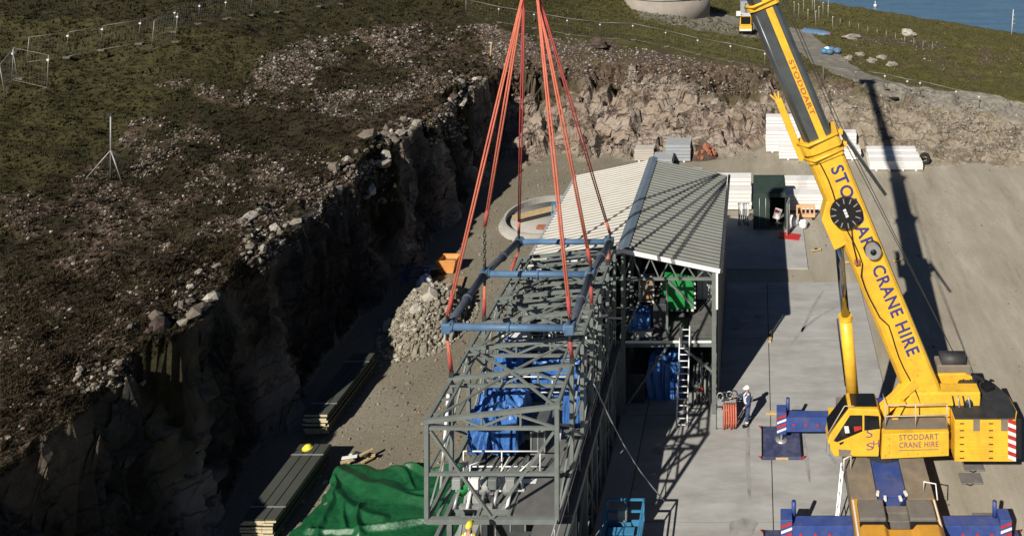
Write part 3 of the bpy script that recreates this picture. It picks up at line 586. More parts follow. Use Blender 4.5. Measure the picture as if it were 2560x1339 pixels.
for p, q in (((BXM, BY0 + 0.05, 0.2), (-4.3, BY0 + 0.05, FLZ - 0.4)), ((BX1, BY0 + 0.05, 2.0), (-3.6, BY0 + 0.05, FLZ - 0.35)), ((BXM, BY0 + 0.05, 3.8), (-5.2, BY0 + 0.05, 6.4)),
             ((-4.3, BY0 + 0.05, FLZ - 0.1), (-4.3, BY0 + 0.05, 6.5)), ((-4.3, BY0 + 0.05, 6.5), (-3.0, BY0 + 0.05, 5.2)), ((BX0, BY0 + 2.7, 0.2), (BXM, BY0 + 2.7, 3.3)), ((BX1, BY0 + 0.2, 0.2), (BX1, BY0 + 2.6, 3.3)),
             ((BX1, BY0 + 2.8, 3.3), (BX1, BY0 + 5.3, 0.2)), ((BXM, BY0 + 0.1, 3.9), (BXM, BY0 + 2.6, 6.5)), ((BXM, BY0 + 2.7, 6.5), (BXM, BY0 + 5.3, 3.9))):
    bm_('brace', 'steel_primer', bd, p, q, 0.1)
# things on the upper floor behind the gable
def crate(name, label, cat, x0, x1, y0, y1, z0, z1, m, frame='galv', ribs=3):
    t = thing(name, label, cat, ((x0 + x1) / 2, (y0 + y1) / 2, z0)); bx('body', m, t, x0 + .03, x1 - .03, y0 + .03, y1 - .03, z0 + 0.06, z1 - .02, 0.015)
    for i in range(ribs + 1):
        x = x0 + (x1 - x0) * i / ribs; bx('rib', frame, t, x - .025, x + .025, y0 - .005, y0 + .05, z0, z1)
    for zz in (z0 + .03, z1 - .03): bx('rail', frame, t, x0 - 0.012, x1 + 0.012, y0 - .012, y0 + .055, zz - .03, zz + .03)
    return t
t = thing('green_tank', 'green steel tank with black and white hazard edging on the upper floor', 'tank', (-3.9, 40.0, FLZ + .05))
bx('body', 'tank_green', t, -4.72, -3.15, 39.5, 41.2, FLZ + .3, 5.6, 0.04); bx('lid', 'tank_green', t, -4.66, -3.2, 39.56, 41.1, 5.6, 5.72, 0.02)
for sx in (-4.72, -3.15): bx('foot', 'black', t, sx - .05 if sx > -4 else sx, sx if sx > -4 else sx + .05, 39.6, 41.1, FLZ + .05, FLZ + .3)
for k in range(12):
    bx('hazard_block', 'white_paint' if k % 2 else 'black', t, -4.72 + k * .131, -4.72 + k * .131 + .125, 39.46, 39.495, FLZ + .32, FLZ + .42)
    for sx in (-4.82, -3.14): bx('hazard_block', 'black' if k % 2 else 'white_paint', t, sx, sx + .09, 39.46, 39.495, FLZ + .45 + k * .12, FLZ + .45 + k * .12 + .115)
t = thing('control_cabinet', 'brown boxed cabinet in a white frame left of the green tank', 'cabinet', (-5.5, 39.4, FLZ + .05))
for k in range(2): bx('drawer', 'ply', t, -5.8, -5.2, 39.25, 39.8, FLZ + .95 + k * .52, FLZ + 1.42 + k * .52, 0.02)
for x in (-5.86, -5.16): bx('post', 'white_paint', t, x - .04, x + .04, 39.2, 39.28, FLZ + .05, FLZ + 2.1)
for zz in (.9, 1.45, 2.0): bx('shelf', 'white_paint', t, -5.86, -5.16, 39.28, 39.8, FLZ + zz, FLZ + zz + .05)
from mathutils import noise as mnoise
def draped(name, label, x0, x1, y0, y1, z0, z1, seed, amp=0.14, m='tarp_blue', group=None, nu=26, nv=22, cat='tarpaulin'):
    W, D, Hh = x1 - x0, y1 - y0, z1 - z0; r_ = random.Random(seed); ph = [r_.uniform(0, 6.28) for _ in range(8)]
    nu, nv = 60, 54; sd_ = int(seed * 31)
    def tri(q): return abs((q % 1) - .5) * 2
    def fn(i, j):
        u, v = i * 2 - 1, j * 2 - 1; k = max(abs(u), abs(v)); top = 0.6
        if k <= top: x, y, zz = u / top, v / top, 1.0
        else: x, y, zz = u / k, v / k, 1 - (k - top) / (1 - top)
        ed = 1 - zz; ang = math.atan2(y, x); al = x if abs(y) > abs(x) else y
        n1 = 1.4 * mnoise.noise((x * 1.3 + ph[0], y * 1.3 + ed, sd_ * .37)); n2 = 1.4 * mnoise.noise((al * 3 + ph[1], ed * 1.2 + ph[2], sd_ * .53))
        pleat = tri(al * 2.1 + .5 * n1 + ph[3]) - .5 + .6 * (tri(al * 4.3 + .7 * n2 + ph[4]) - .5)
        g_ = 0.92 + min(1, ed * 2.5) * (0.17 * pleat + 0.02)
        crease = tri(1.1 * x + .9 * y + n1 + ph[5]) * .6 + tri(1.3 * y - .8 * x + n2 + ph[6]) * .4 - .5
        zt_ = Hh * (.9 + .12 * n1 - .1 * (x * x + y * y) / 2) + amp * 2.4 * crease
        return ((x0 + x1) / 2 + x * W / 2 * g_ + .05 * n2, (y0 + y1) / 2 + y * D / 2 * g_ + .04 * n1, z0 + zt_ * zz ** .9 + .01 + .03 * abs(pleat) * ed)
    mb = MB().grid(fn, nu, nv); o = mb.build(name, m, None, smooth=False)
    s_m = o.modifiers.new('thick', 'SOLIDIFY'); s_m.thickness = 0.012
    return tag(o, label, cat, group)
draped('tarpaulin', 'small dark blue tarpaulin heap on the upper floor under the brown cabinet', -6.2, -5.2, 38.0, 38.9, FLZ + .06, FLZ + 1.0, 3)
t = thing('grey_tray', 'pale grey tray at the edge of the upper floor inside the gable', 'tray', (-5.5, 38.1, FLZ + .05))
bx('pan', 'grey_box', t, -5.95, -5.05, 37.75, 37.95, FLZ + .06, FLZ + .32, 0.03); bx('rim', 'galv', t, -6.0, -5.0, 37.72, 37.98, FLZ + .33, FLZ + .37)
crate('switch_box', 'tall dark switch box between grey tray and green tank', 'box', -5.0, -4.45, 38.3, 38.9, FLZ + .05, FLZ + 1.35, 'clad_dark', 'steel_dark', 2)
def rail(name, label, pts, z0, m='white_paint', h=1.1, group=None, mids=2, every=1.3):
    t = thing(name, label, 'handrail', (pts[0][0], pts[0][1], z0), group)
    for p, q in zip(pts[:-1], pts[1:]):
        p, q = Vector((*p, z0)), Vector((*q, z0)); n_ = max(1, round((q - p).length / every))
        for k in range(mids): tb('rail_tube', m, t, [p + Vector((0, 0, h * (k + 1) / mids)), q + Vector((0, 0, h * (k + 1) / mids))], 0.024, 6)
        for k in range(n_ + 1): e = p.lerp(q, k / n_); tb('post', m, t, [e, e + Vector((0, 0, h))], 0.024, 6)
    return t
# things on the ground floor of the gable
draped('tarpaulin', 'blue tarpaulin over plant on the ground floor behind the ladder', -5.4, -3.7, 38.6, 40.6, .07, 2.3, 5)
crate('plant_skid', 'dark plant skid in the shade left of the ground floor tarpaulin', 'skid', -6.2, -5.5, 38.4, 40.4, .07, 1.5, 'clad_dark', 'steel_dark', 2)
t = thing('pipe_rack', 'rack of small pipes and valves beside the right gable column', 'pipes', (-2.7, 38.6, .06))
for k in range(5): tb('pipe', ('galv', 'steel_primer')[k % 2], t, [(-3.1 + k * .2, 38.3 + .1 * (k % 3), .07), (-3.1 + k * .2, 38.3 + .1 * (k % 3), 1.2 + .4 * (k % 3)), (-3.1 + k * .2, 39.5, 1.2 + .4 * (k % 3))], .06)
for k in range(3): tb('valve', 'red_paint' if k == 1 else 'dark_steel', t, [(-3.1 + k * .4, 38.16, .9), (-3.1 + k * .4, 38.2, .9)], .12, 10)
# ladder leaning on the floor edge
t = thing('ladder', 'tall white aluminium ladder leaning on the open gable', 'ladder', (-3.5, 36.75, .06))
la, lb = Vector((-3.5, 36.7, .07)), Vector((-3.42, 37.62, 4.35))
for sx in (-.23, .23): bm_('stile', 'white_paint', t, la + Vector((sx * 1.1, 0, 0)), lb + Vector((sx, 0, 0)), .055, .1)
for k in range(16):
    c = la.lerp(lb, (k + .6) / 16.2); tb('rung', 'white_paint', t, [c + Vector((-.24, 0, 0)), c + Vector((.24, 0, 0))], .026, 6)

# ------------------------------------------------------------------ lower module standing on the slab
LX0, LX1, LY0, LY1 = -11.0, -6.55, 22.5, 37.3
lm = thing('ground_module', 'dark steel ground floor module standing on the slab under the lifted frame', 'steel frame', (-8.8, LY0, .06))
lys = [LY0 + i * (LY1 - LY0) / 8 for i in range(9)]
for i, y in enumerate(lys):
    for x in (LX0, LX1): bm_('column', 'steel_primer', lm, (x, y, .06), (x, y, FLZ - .3), .18)
    bm_('cross_beam', 'steel_primer', lm, (LX0, y, FLZ - .18), (LX1, y, FLZ - .18), .12, .26, True); bm_('base_beam', 'steel_dark', lm, (LX0, y, .16), (LX1, y, .16), .12, .18)
    if i < 8:
        y2 = lys[i + 1]
        for x in (LX0, LX1):
            bm_('edge_beam', 'steel_primer', lm, (x, y, FLZ - .16), (x, y2, FLZ - .16), .14, .3); bm_('base_rail', 'steel_dark', lm, (x, y + .1, .18), (x, y2 - .1, .18), .14, .22)
            bm_('brace', 'steel_primer', lm, (x, y, .3) if i % 2 else (x, y, FLZ - .35), (x, y2, FLZ - .35) if i % 2 else (x, y2, .3), .09)
        for a, b in ((-7.75, -6.6),) + (((-9.6, -8.0),) if i not in (1, 2) else ()) + (((-10.9, -9.65),) if i > 3 else ()):
            bx('deck_panel', 'deck_plate', lm, a, b, y + .02, y2 - .02, FLZ, FLZ + .04)
        bx('side_sheet', 'clad_dark', lm, LX1 - .3, LX1 - .24, y + .1, y2 - .1, .25, 2.3 + .6 * (i % 2))
rail('handrail', 'pale handrail along the right edge of the lower steel deck', [(-6.68, 24.0), (-6.68, 37.0)], FLZ + .04, 'galv', every=1.8)
for k, (x, y, sx, sy, hz, m, lb_) in enumerate(((-9.6, 24.6, 1.5, 1.2, 1.7, 'grey_box', 'grey pump cabinet low down in the front of the ground module'), (-8.4, 27.6, 1.2, 1.8, 2.2, 'steel_dark', 'dark vessel skid inside the ground module'),
        (-9.7, 31.0, 1.7, 2.2, 2.4, 'clad_dark', 'dark equipment box deep inside the ground module'), (-8.2, 34.6, 1.9, 1.7, 2.6, 'grey_box', 'grey equipment box at the rear of the ground module'))):
    crate('equipment_box', lb_, 'equipment', x - sx / 2, x + sx / 2, y - sy / 2, y + sy / 2, .2, .2 + hz, m, 'galv', 3)

# ------------------------------------------------------------------ module hanging from the spreader
UX0, UX1, UZB = -11.05, -6.68, 4.70
UYS = [26.2, 28.3, 30.0, 31.7, 33.4, 35.1, 36.8]
um = thing('lifted_module', 'open steel frame module with trussed roof hanging from orange slings', 'steel frame', (-8.87, 26.2, UZB))
def ztop(x): return 8.02 + (x - UX0) / (UX1 - UX0) * 0.52
S1 = 'steel_primer'
for i, y in enumerate(UYS):
    cw = .14
    for x in (UX0, UX1): bm_('column', S1, um, (x, y, UZB), (x, y, ztop(x) - .06), cw)
    bm_('roof_beam', S1, um, (UX0 - .12, y, ztop(UX0)), (UX1 + .1, y, ztop(UX1)), .11, .13)
    bm_('sole_beam', S1, um, (UX0, y, UZB), (UX1, y, UZB), .13, .17)
    bm_('truss_chord', S1, um, (UX0 + .08, y, 7.8), (UX1 - .08, y, 7.8), .08, .1)
    for a, b in ((.28, .42), (.66, .42), (.66, .98)):
        xa, xb_ = UX0 + a * 4.37, UX0 + b * 4.37; bm_('truss_web', S1, um, (xa, y, ztop(xa) - .08), (xb_, y, 7.84), .06)
    for a in (.42, .72): xa = UX0 + a * 4.37; bm_('truss_post', S1, um, (xa, y, 7.84), (xa, y, ztop(xa) - .06), .065)
    if i in (0, 6):
        xm = (UX0 + UX1) / 2
        bm_('middle_beam', S1, um, (UX0 + .08, y, 6.27), (UX1 - .08, y, 6.27), .09, .1)
        bm_('brace', S1, um, (UX0 + .1, y + .02, 7.7), (xm - .02, y + .02, UZB + .1), .085); bm_('brace', S1, um, (UX1 - .1, y - .02, 7.7), (xm + .02, y - .02, UZB + .1), .085)
    if i < 6:
        y2 = UYS[i + 1]
        for x in (UX0, UX1):
            bm_('eaves_beam', S1, um, (x, y + .07, ztop(x) - .02), (x, y2 - .07, ztop(x) - .02), .1, .13); bm_('sole_rail', S1, um, (x, y + .08, UZB), (x, y2 - .08, UZB), .12, .18)
            bm_('side_rail', S1, um, (x, y + .08, 6.27), (x, y2 - .08, 6.27), .07, .08)
            bm_('side_brace', S1, um, (x, y + .05, 6.2 if i % 2 else UZB + .1), (x, y2 - .05, UZB + .1 if i % 2 else 6.2), .06)
            bm_('side_brace', S1, um, (x, y + .05, 6.35 if i % 2 else 7.9), (x, y2 - .05, 7.9 if i % 2 else 6.35), .06)
        xi = UX0 + .42; bm_('inner_chord', S1, um, (xi, y + .07, ztop(xi) - .03), (xi, y2 - .07, ztop(xi) - .03), .08, .1)
        xi2 = UX1 - .4; bm_('inner_chord', S1, um, (xi2, y + .07, ztop(xi2) - .03), (xi2, y2 - .07, ztop(xi2) - .03), .08, .1)
        for k in range(3):
            yq = y + (y2 - y) * (k + .5) / 3; bm_('chord_rung', S1, um, (UX0 + .05, yq, ztop(UX0) - .02), (xi, yq, ztop(xi) - .02), .06); bm_('chord_rung', S1, um, (xi2, yq, ztop(xi2) - .02), (UX1 - .05, yq, ztop(UX1) - .02), .06)
        xm = (UX0 + UX1) / 2
        if i in (0, 1, 2, 3, 4, 5):
            bm_('roof_brace', S1, um, (UX0 + .1, y, ztop(UX0) + .02), (xm, y2, ztop(xm) + .02), .065) if i % 2 == 0 else bm_('roof_brace', S1, um, (xm, y, ztop(xm) + .02), (UX0 + .1, y2, ztop(UX0) + .02), .065)
            bm_('roof_brace', S1, um, (UX1 - .1, y, ztop(UX1) + .02), (xm, y2, ztop(xm) + .02), .065) if i % 2 == 0 else bm_('roof_brace', S1, um, (xm, y, ztop(xm) + .02), (UX1 - .1, y2, ztop(UX1) + .02), .065)
        for a, b in (((-8.2, -6.8),) if i < 2 else ((-10.9, -9.6), (-9.55, -8.25), (-8.2, -6.8))):
            bx('deck_panel', 'deck_plate', um, a, b, y + .1, y2 - .1, UZB + .06, UZB + .1)
for (u1, v1, u2, v2, y) in ((1121, 985, 1101, 1242, 28.1), (1400, 1074, 1393, 1136, 27.2), (1216, 930, 1212, 985, 30.0), (1306, 1030, 1300, 1060, 30.6)):
    tb('white_pipe', 'white_paint', um, [atY(u1, v1, y), atY(u2, v2, y)], .065)
for k in range(6): bm_('lifting_lug', 'dark_steel', um, (UX0 if k < 3 else UX1, (28.3, 31.7, 35.1)[k % 3], ztop(UX0 if k < 3 else UX1) + .06), (UX0 if k < 3 else UX1, (28.3, 31.7, 35.1)[k % 3], ztop(UX0 if k < 3 else UX1) + .3), .05, .16)
DZ = UZB + .1
rail('handrail', 'white handrail across the front bay of the hanging module', [(-10.5, 28.0), (-7.75, 28.0)], DZ - .25, h=1.1)
rail('handrail', 'white handrail across the middle of the hanging module behind the big blue tarpaulin', [(-10.8, 31.4), (-6.9, 31.4)], DZ, h=1.25)
rail('handrail', 'white handrail at the rear of the hanging module', [(-10.8, 34.2), (-6.9, 34.2)], DZ, h=1.2)
draped('tarpaulin', 'big blue tarpaulin over plant in the front of the hanging module', -10.75, -8.85, 28.9, 31.0, DZ, DZ + 1.55, 1, .17, nu=40, nv=36)
draped('tarpaulin', 'blue tarpaulin over plant in the middle of the hanging module', -9.3, -7.3, 31.9, 33.2, DZ, DZ + 1.4, 2, .14)
draped('tarpaulin', 'light blue tarpaulin on the right edge of the hanging module', -7.5, -6.8, 30.3, 31.3, DZ, DZ + 1.7, 9, .05, nu=20, nv=20)
draped('tarpaulin', 'narrow blue tarpaulin beside the left columns of the hanging module', -10.8, -9.6, 32.0, 33.2, DZ, DZ + 1.9, 12, .12)
t = thing('pump_skid', 'skid of pumps and pale pipes low in the front bay of the hanging module', 'pump skid', (-9.6, 27.2, UZB))
bx('cross_member', 'white_paint', t, -10.7, -7.8, 27.62, 27.8, UZB - .1, UZB + .12); bx('cross_member', 'galv', t, -10.4, -8.2, 26.75, 26.87, UZB - .1, UZB + .02)
for k in range(5): tb('pipe', ('galv', 'white_paint', 'steel_primer')[k % 3], t, [(-10.3 + k * .45, 26.6, UZB + .05), (-10.3 + k * .45, 26.9, UZB + .25 + .1 * (k % 2)), (-10.3 + k * .45, 27.55, UZB + .25 + .1 * (k % 2))], .06)
for k in range(3): tb('motor', ('tank_green', 'grey_box', 'grey_box')[k], t, [(-10.2 + k * .8, 27.05, UZB + .3), (-10.2 + k * .8, 27.5, UZB + .3)], .2, 12)
for k in range(9):
    r_ = random.Random(k + 70); x = -10.6 + k * .3; tb('riser', ('galv', 'steel_primer', 'white_paint')[k % 3], t, [(x, 27.0 + .5 * r_.random(), UZB), (x, 27.0 + .5 * r_.random(), UZB + .5 + .5 * r_.random()), (x + .3, 27.9, UZB + .6 + .3 * r_.random())], .035, 6)
for k in range(4): bx('junction_box', ('grey_box', 'white_paint', 'steel_primer', 'grey_box')[k], t, -10.5 + k * .62, -10.2 + k * .62, 26.9, 27.15, UZB + .45, UZB + .8, .02)
for x in (-10.75, -9.4, -8.35): bm_('skid_rail', 'steel_primer', t, (x, 26.35, UZB + .02), (x, 28.2, UZB + .02), .1, .12)
tb('header_pipe', 'white_paint', t, [(-10.5, 27.3, UZB + .12), (-8.1, 27.3, UZB + .12)], .05)
for k, (x, y, sx, sy, hz, m, lb_) in enumerate(((-8.7, 32.3 + .9, .1, .1, .1, 'grey_box', ''), (-10.3, 33.9, .9, .8, 1.5, 'white_paint', 'white cabinet near the left columns at the rear of the hanging module'), (-8.9, 34.9, 1.3, .9, 1.2, 'grey_box', 'grey gearbox casing in the rear bay of the hanging module'),
        (-7.6, 35.9, 1.0, .9, 1.7, 'steel_primer', 'tall grey box in the far right corner of the hanging module'), (-9.4, 33.7, .5, .4, 1.0, 'red_paint', 'small red box beside the white cabinet of the hanging module'), (-9.9, 36.0, 1.4, .8, 1.4, 'grey_box', 'grey box in the far left corner of the hanging module'), (-8.1, 29.6, .5, 1.3, .9, 'steel_dark', 'dark box beside the big blue tarpaulin'))):
    if lb_: crate('equipment_box', lb_, 'equipment', x - sx / 2, x + sx / 2, y - sy / 2, y + sy / 2, DZ, DZ + hz, m, 'galv', 2)
t = thing('duct_bundle', 'tangle of pipes and ducts in the rear half of the hanging module', 'pipes', (-8.8, 34.5, DZ))
for k in range(30):
    r_ = random.Random(k + 40); x = r_.uniform(-10.6, -7.1); y = r_.uniform(32.6, 36.4); hz = DZ + r_.uniform(.8, 2.5)
    tb('pipe', ('galv', 'white_paint', 'white_paint', 'steel_dark')[k % 4], t, [(x, y, DZ), (x, y, hz), (x + r_.uniform(-1.2, 1.2), y + r_.uniform(-.3, .3), hz), (x + r_.uniform(-1.2, 1.2), y + r_.uniform(.2, .8), hz + r_.uniform(-.4, .3))], r_.choice((.035, .05, .05, .08, .11)))

for i in range(3, 6):
    y, y2 = UYS[i], UYS[i + 1]
    for k in range(3):
        yq = y + (y2 - y) * (k + .5) / 3
        bm_('stud', S1, um, (UX1, yq, UZB + .1), (UX1, yq, 6.2), .045); bm_('purlin', S1, um, (UX0 + .4, yq, ztop(UX0 + .4) - .09), (UX1 - .4, yq, ztop(UX1 - .4) - .09), .05, .07)
        bm_('stud', S1, um, (UX0, yq, UZB + .1), (UX0, yq, 6.2), .045)
    bm_('knee_brace', S1, um, (UX1 - .05, y, 7.1), (UX1 - .8, y, 7.75), .06); bm_('knee_brace', S1, um, (UX0 + .05, y, 7.1), (UX0 + .8, y, 7.75), .06); bm_('upper_tie', S1, um, (UX0 + .08, y, 7.0), (UX1 - .08, y, 7.0), .06, .08)
    bm_('cross_brace', S1, um, (UX0 + .2, y, 7.0), (-8.9, y2, 7.7), .05); bm_('cross_brace', S1, um, (UX1 - .2, y, 7.0), (-8.9, y2, 7.7), .05)
for k in range(8):
    y = 30.2 + k * .86; bm_('walkway_stud', 'galv', lm, (LX1 + .02, y, .3), (LX1 + .02, y, FLZ - .35), .05); bm_('hanger', 'galv', lm, (LX1 + .02, y, 1.7), (LX1 + .02, y + .8, 1.7 + .5 * (k % 2)), .05)
t = thing('cable_tray', 'pale cable trays crossing the rear half of the hanging module', 'cable tray', (-8.8, 33.0, 7.2))
for k in range(5):
    y = 32.3 + k * .95
    for dy in (0, .28): bm_('tray_side', 'white_paint' if k % 2 else 'galv', t, (-10.8, y + dy, 6.75 + .15 * (k % 3)), (-6.9, y + dy, 6.75 + .15 * (k % 3)), .03, .09)
    for q in range(9): bm_('tray_rung', 'galv', t, (-10.6 + q * .44, y + .02, 6.74 + .15 * (k % 3)), (-10.6 + q * .44, y + .26, 6.74 + .15 * (k % 3)), .04)
# ------------------------------------------------------------------ spreader frame, slings, hook
SN_L, SN_R, SF_L, SF_R = Vector((-11.12, 28.1, 10.05)), Vector((-6.7, 28.1, 10.0)), Vector((-10.95, 36.0, 9.2)), Vector((-6.74, 36.0, 9.2))
SM_L, SM_R = SN_L.lerp(SF_L, .46) + Vector((0, 0, .35)), SN_R.lerp(SF_R, .46) + Vector((0, 0, .35))
sp = thing('spreader_frame', 'blue tubular lifting frame hanging level above the steel module', 'lifting frame', (-8.9, 31.8, 9.7))
def spipe(a, b, m, r):
    d = (b - a); o = tb('spreader_tube', m, sp, [a, b], r, 14); o['org'] = sp['org']
    for f in (.04, .5, .96): c = a + d * f; tb('flange', m, o, [c - d.normalized() * .05, c + d.normalized() * .05], r * 1.35, 14)
for a, b in ((SN_L, SN_R), (SM_L, SM_R), (SF_L, SF_R)): spipe(a, b, 'spreader_blue', .125)
for a, b in ((SN_L, SM_L), (SM_L, SF_L), (SN_R, SM_R), (SM_R, SF_R)): spipe(a, b, 'spreader_dark', .145)
for e in (SN_L, SN_R, SF_L, SF_R, SM_L, SM_R):
    MB().cbox(e, (.34, .34, .36)).build('corner_node', 'spreader_blue', sp, bevel=.04); MB().cbox(e + Vector((0, 0, .28)), (.06, .2, .3)).build('lug', 'dark_steel', sp); MB().cbox(e - Vector((0, 0, .28)), (.06, .2, .3)).build('lug', 'dark_steel', sp)
HKL, HKR = Vector((-9.46, 31.8, 21.5)), Vector((-8.95, 31.8, 21.6))
def sling(a, b, label, m, r=.045, gap=.055, group='orange lifting slings'):
    t = thing('lifting_sling', label, 'sling', tuple(b), group)
    d = (b - a).normalized(); sx = d.cross(Vector((0, 1, 0))).normalized() * gap
    for k in (-1, 1): tb('strand', m, t, [a + sx * k * .4, a.lerp(b, .5) + sx * k, b + sx * k * .6], r, 8)
    tb('end_sleeve', 'sling_red' if m == 'sling_orange' else 'sling_orange', t, [b - d * .7, b - d * .1], r * 2.1, 8); return t
names = (('near left', SN_L), ('middle left', SM_L), ('far left', SF_L), ('near right', SN_R), ('middle right', SM_R), ('far right', SF_R))
for k, (nm, e) in enumerate(names):
    top = HKL if k < 3 else HKR; end = e + Vector((0, 0, .38))
    if k == 1: end = end + Vector((0, 0, 1.5))
    sling(top, end, f'orange sling from the hook to the {nm} corner of the blue lifting frame', ('sling_orange', 'sling_orange', 'sling_red')[k % 3], .032 if k % 3 == 2 else .038)
    lug = Vector((UX0 if k < 3 else UX1, (28.3, 31.7, 35.1)[k % 3], ztop(UX0 if k < 3 else UX1) + .25))
    sling(e - Vector((0, 0, .4)), lug, f'short sling below the {nm} corner of the blue lifting frame', 'sling_orange' if k != 5 else 'sling_red', .036, .03)
t = thing('chain', 'dark chain shortening the middle left sling above the lifting frame', 'chain', tuple(SM_L + Vector((0, 0, .4))))
for k in range(9):
    c = SM_L + Vector((0, 0, .42 + k * .165)); a = .05
    tb('link', 'dark_steel', t, [c + Vector((a if k % 2 else 0, 0 if k % 2 else a, -.06)), c + Vector((a if k % 2 else 0, 0 if k % 2 else a, .06)), c + Vector((-a if k % 2 else 0, 0 if k % 2 else -a, .06)), c + Vector((-a if k % 2 else 0, 0 if k % 2 else -a, -.06)), c + Vector((a if k % 2 else 0, 0 if k % 2 else a, -.06))], .022, 6)
# tag line from the frame to the slab
a, b = atY(1478, 945, 31.0), at(1662, 1252, .08); pts = [a.lerp(b, k / 12) - Vector((0, 0, .5 * math.sin(math.pi * k / 12))) for k in range(13)]
tag(tb('tag_line', 'galv', None, pts, .022, 6), 'thin pale tag line running from the hanging module to the slab', 'rope')
# ------------------------------------------------------------------ mobile crane
cr = thing('mobile_crane', 'yellow telescopic mobile crane standing on blue outriggers', 'crane', (5.35, 33.0, 0.06))
Y_, O_, BL = 'crane_yellow', 'crane_ochre', 'crane_blue'
def part(mb, name, m, bevel=0.0, parent=None, smooth=False): return mb.build(name, m, parent or cr, bevel=bevel, smooth=smooth)
# carrier
CX0, CX1 = 3.72, 7.02; CXM = (CX0 + CX1) / 2
ch = part(MB().box(CX0 + .5, CX1 - .5, 18.5, 36.6, .75, 1.45), 'chassis', 'dark_steel')
part(MB().box(CX0, CX0 + 1.05, 30.62, 36.4, 1.5, 1.78), 'deck_plate', 'deck_brown', .02); part(MB().box(CX1 - 1.05, CX1, 30.62, 36.4, 1.5, 1.78), 'deck_plate', 'deck_brown', .02)
part(MB().prism([(CX0 + 1.08, 36.4), (CX0 + 1.08, 31.0), (CX0 + 1.35, 30.8), (CX1 - 1.35, 30.8), (CX1 - 1.08, 31.0), (CX1 - 1.08, 36.4)], 'z', 1.5, 1.74), 'centre_deck', BL, .01)
part(MB().prism([(CXM - .55, 30.78), (CXM - .18, 30.35), (CXM + .18, 30.35), (CXM + .55, 30.78)], 'z', 1.5, 1.7), 'deck_tongue', 'crane_blue')
for sx in (-.55, .55, -.3, .3): part(MB().cbox((CXM + sx, 30.86 if abs(sx) > .4 else 30.62, 1.8), (.12, .2, .1), rz=.5 * sx), 'work_lamp', 'white_paint', .02)
for sd in (-1, 1):
    x = CX0 if sd < 0 else CX1
    part(MB().box(min(x, x - sd * .03) + .004, max(x, x - sd * .03) - .004, 22.0, 36.4, .95, 1.48), 'side_skirt', 'deck_brown')
    part(MB().beam((x - sd * .07, 22, 1.82), (x - sd * .07, 30.5, 1.82), .06, .05), 'edge_rail', 'white_paint')
    part(MB().box(min(x + sd * .005, x - sd * .3), max(x + sd * .005, x - sd * .3), 23.0, 30.6, 1.5, 1.83), 'fender', O_, .04)
    cxm = CXM + sd * .95   # raised engine and tank boxes
    part(MB().prism([(cxm - .5, 29.4), (cxm + .5, 29.4), (cxm + .5, 30.3), (cxm - .5, 30.3)], 'z', 1.5, 2.05), 'deck_box', 'deck_grey', .05)
    part(MB().box(cxm - .52, cxm + .52, 29.08, 29.38, 1.5, 1.95), 'box_grille', 'black')
    for k in range(4): part(MB().tube([(cxm - .4 + k * .27, 30.36, 1.6), (cxm - .4 + k * .27, 30.48, 1.75), (cxm - .3 + k * .27, 30.56, 1.55)], .06, 8), 'hose', 'dark_steel', smooth=True)
for k in range(4): part(MB().box(CXM - .48, CXM + .48, 29.0 + k * .33, 29.32 + k * .33, 1.5, 1.62 + .05 * k), 'centre_step', 'deck_grey', .015)
part(MB().prism([(CX0 + .1, 1.5), (CX0 + .1, 2.0), (CX0 + .25, 2.16), (CX0 + 1.05, 2.16), (CX0 + 1.2, 1.98), (CX1 - 1.2, 1.98), (CX1 - 1.05, 2.16), (CX1 - .25, 2.16), (CX1 - .1, 2.0), (CX1 - .1, 1.5)], 'y', 23.0, 29.04), 'engine_hood', O_, .05)
part(MB().box(CX0 + .05, CX1 - .05, 16.8, 20.4, 1.0, 3.1), 'carrier_cab', Y_, .12); part(MB().box(CX0 + .2, CX1 - .2, 16.74, 16.8, 1.9, 2.9), 'windscreen', 'glass_dark')
for k, y in enumerate((18.3, 20.6, 23.5, 25.3, 33.8, 35.6)):
    for x in (CX0 + .1, CX1 - .55):
        wh = thing('wheel', None, None, (x, y, .76)); wh.parent = cr; wh.location = (x - 5.35, y - 33.0, .76 - .06); wh['org'] = (x, y, .76)
        tb('tyre', 'rubber', wh, [(x, y, .76), (x + .45, y, .76)], .69, 20); tb('rim', 'galv', wh, [(x - .01, y, .76), (x + .46, y, .76)], .34, 14)
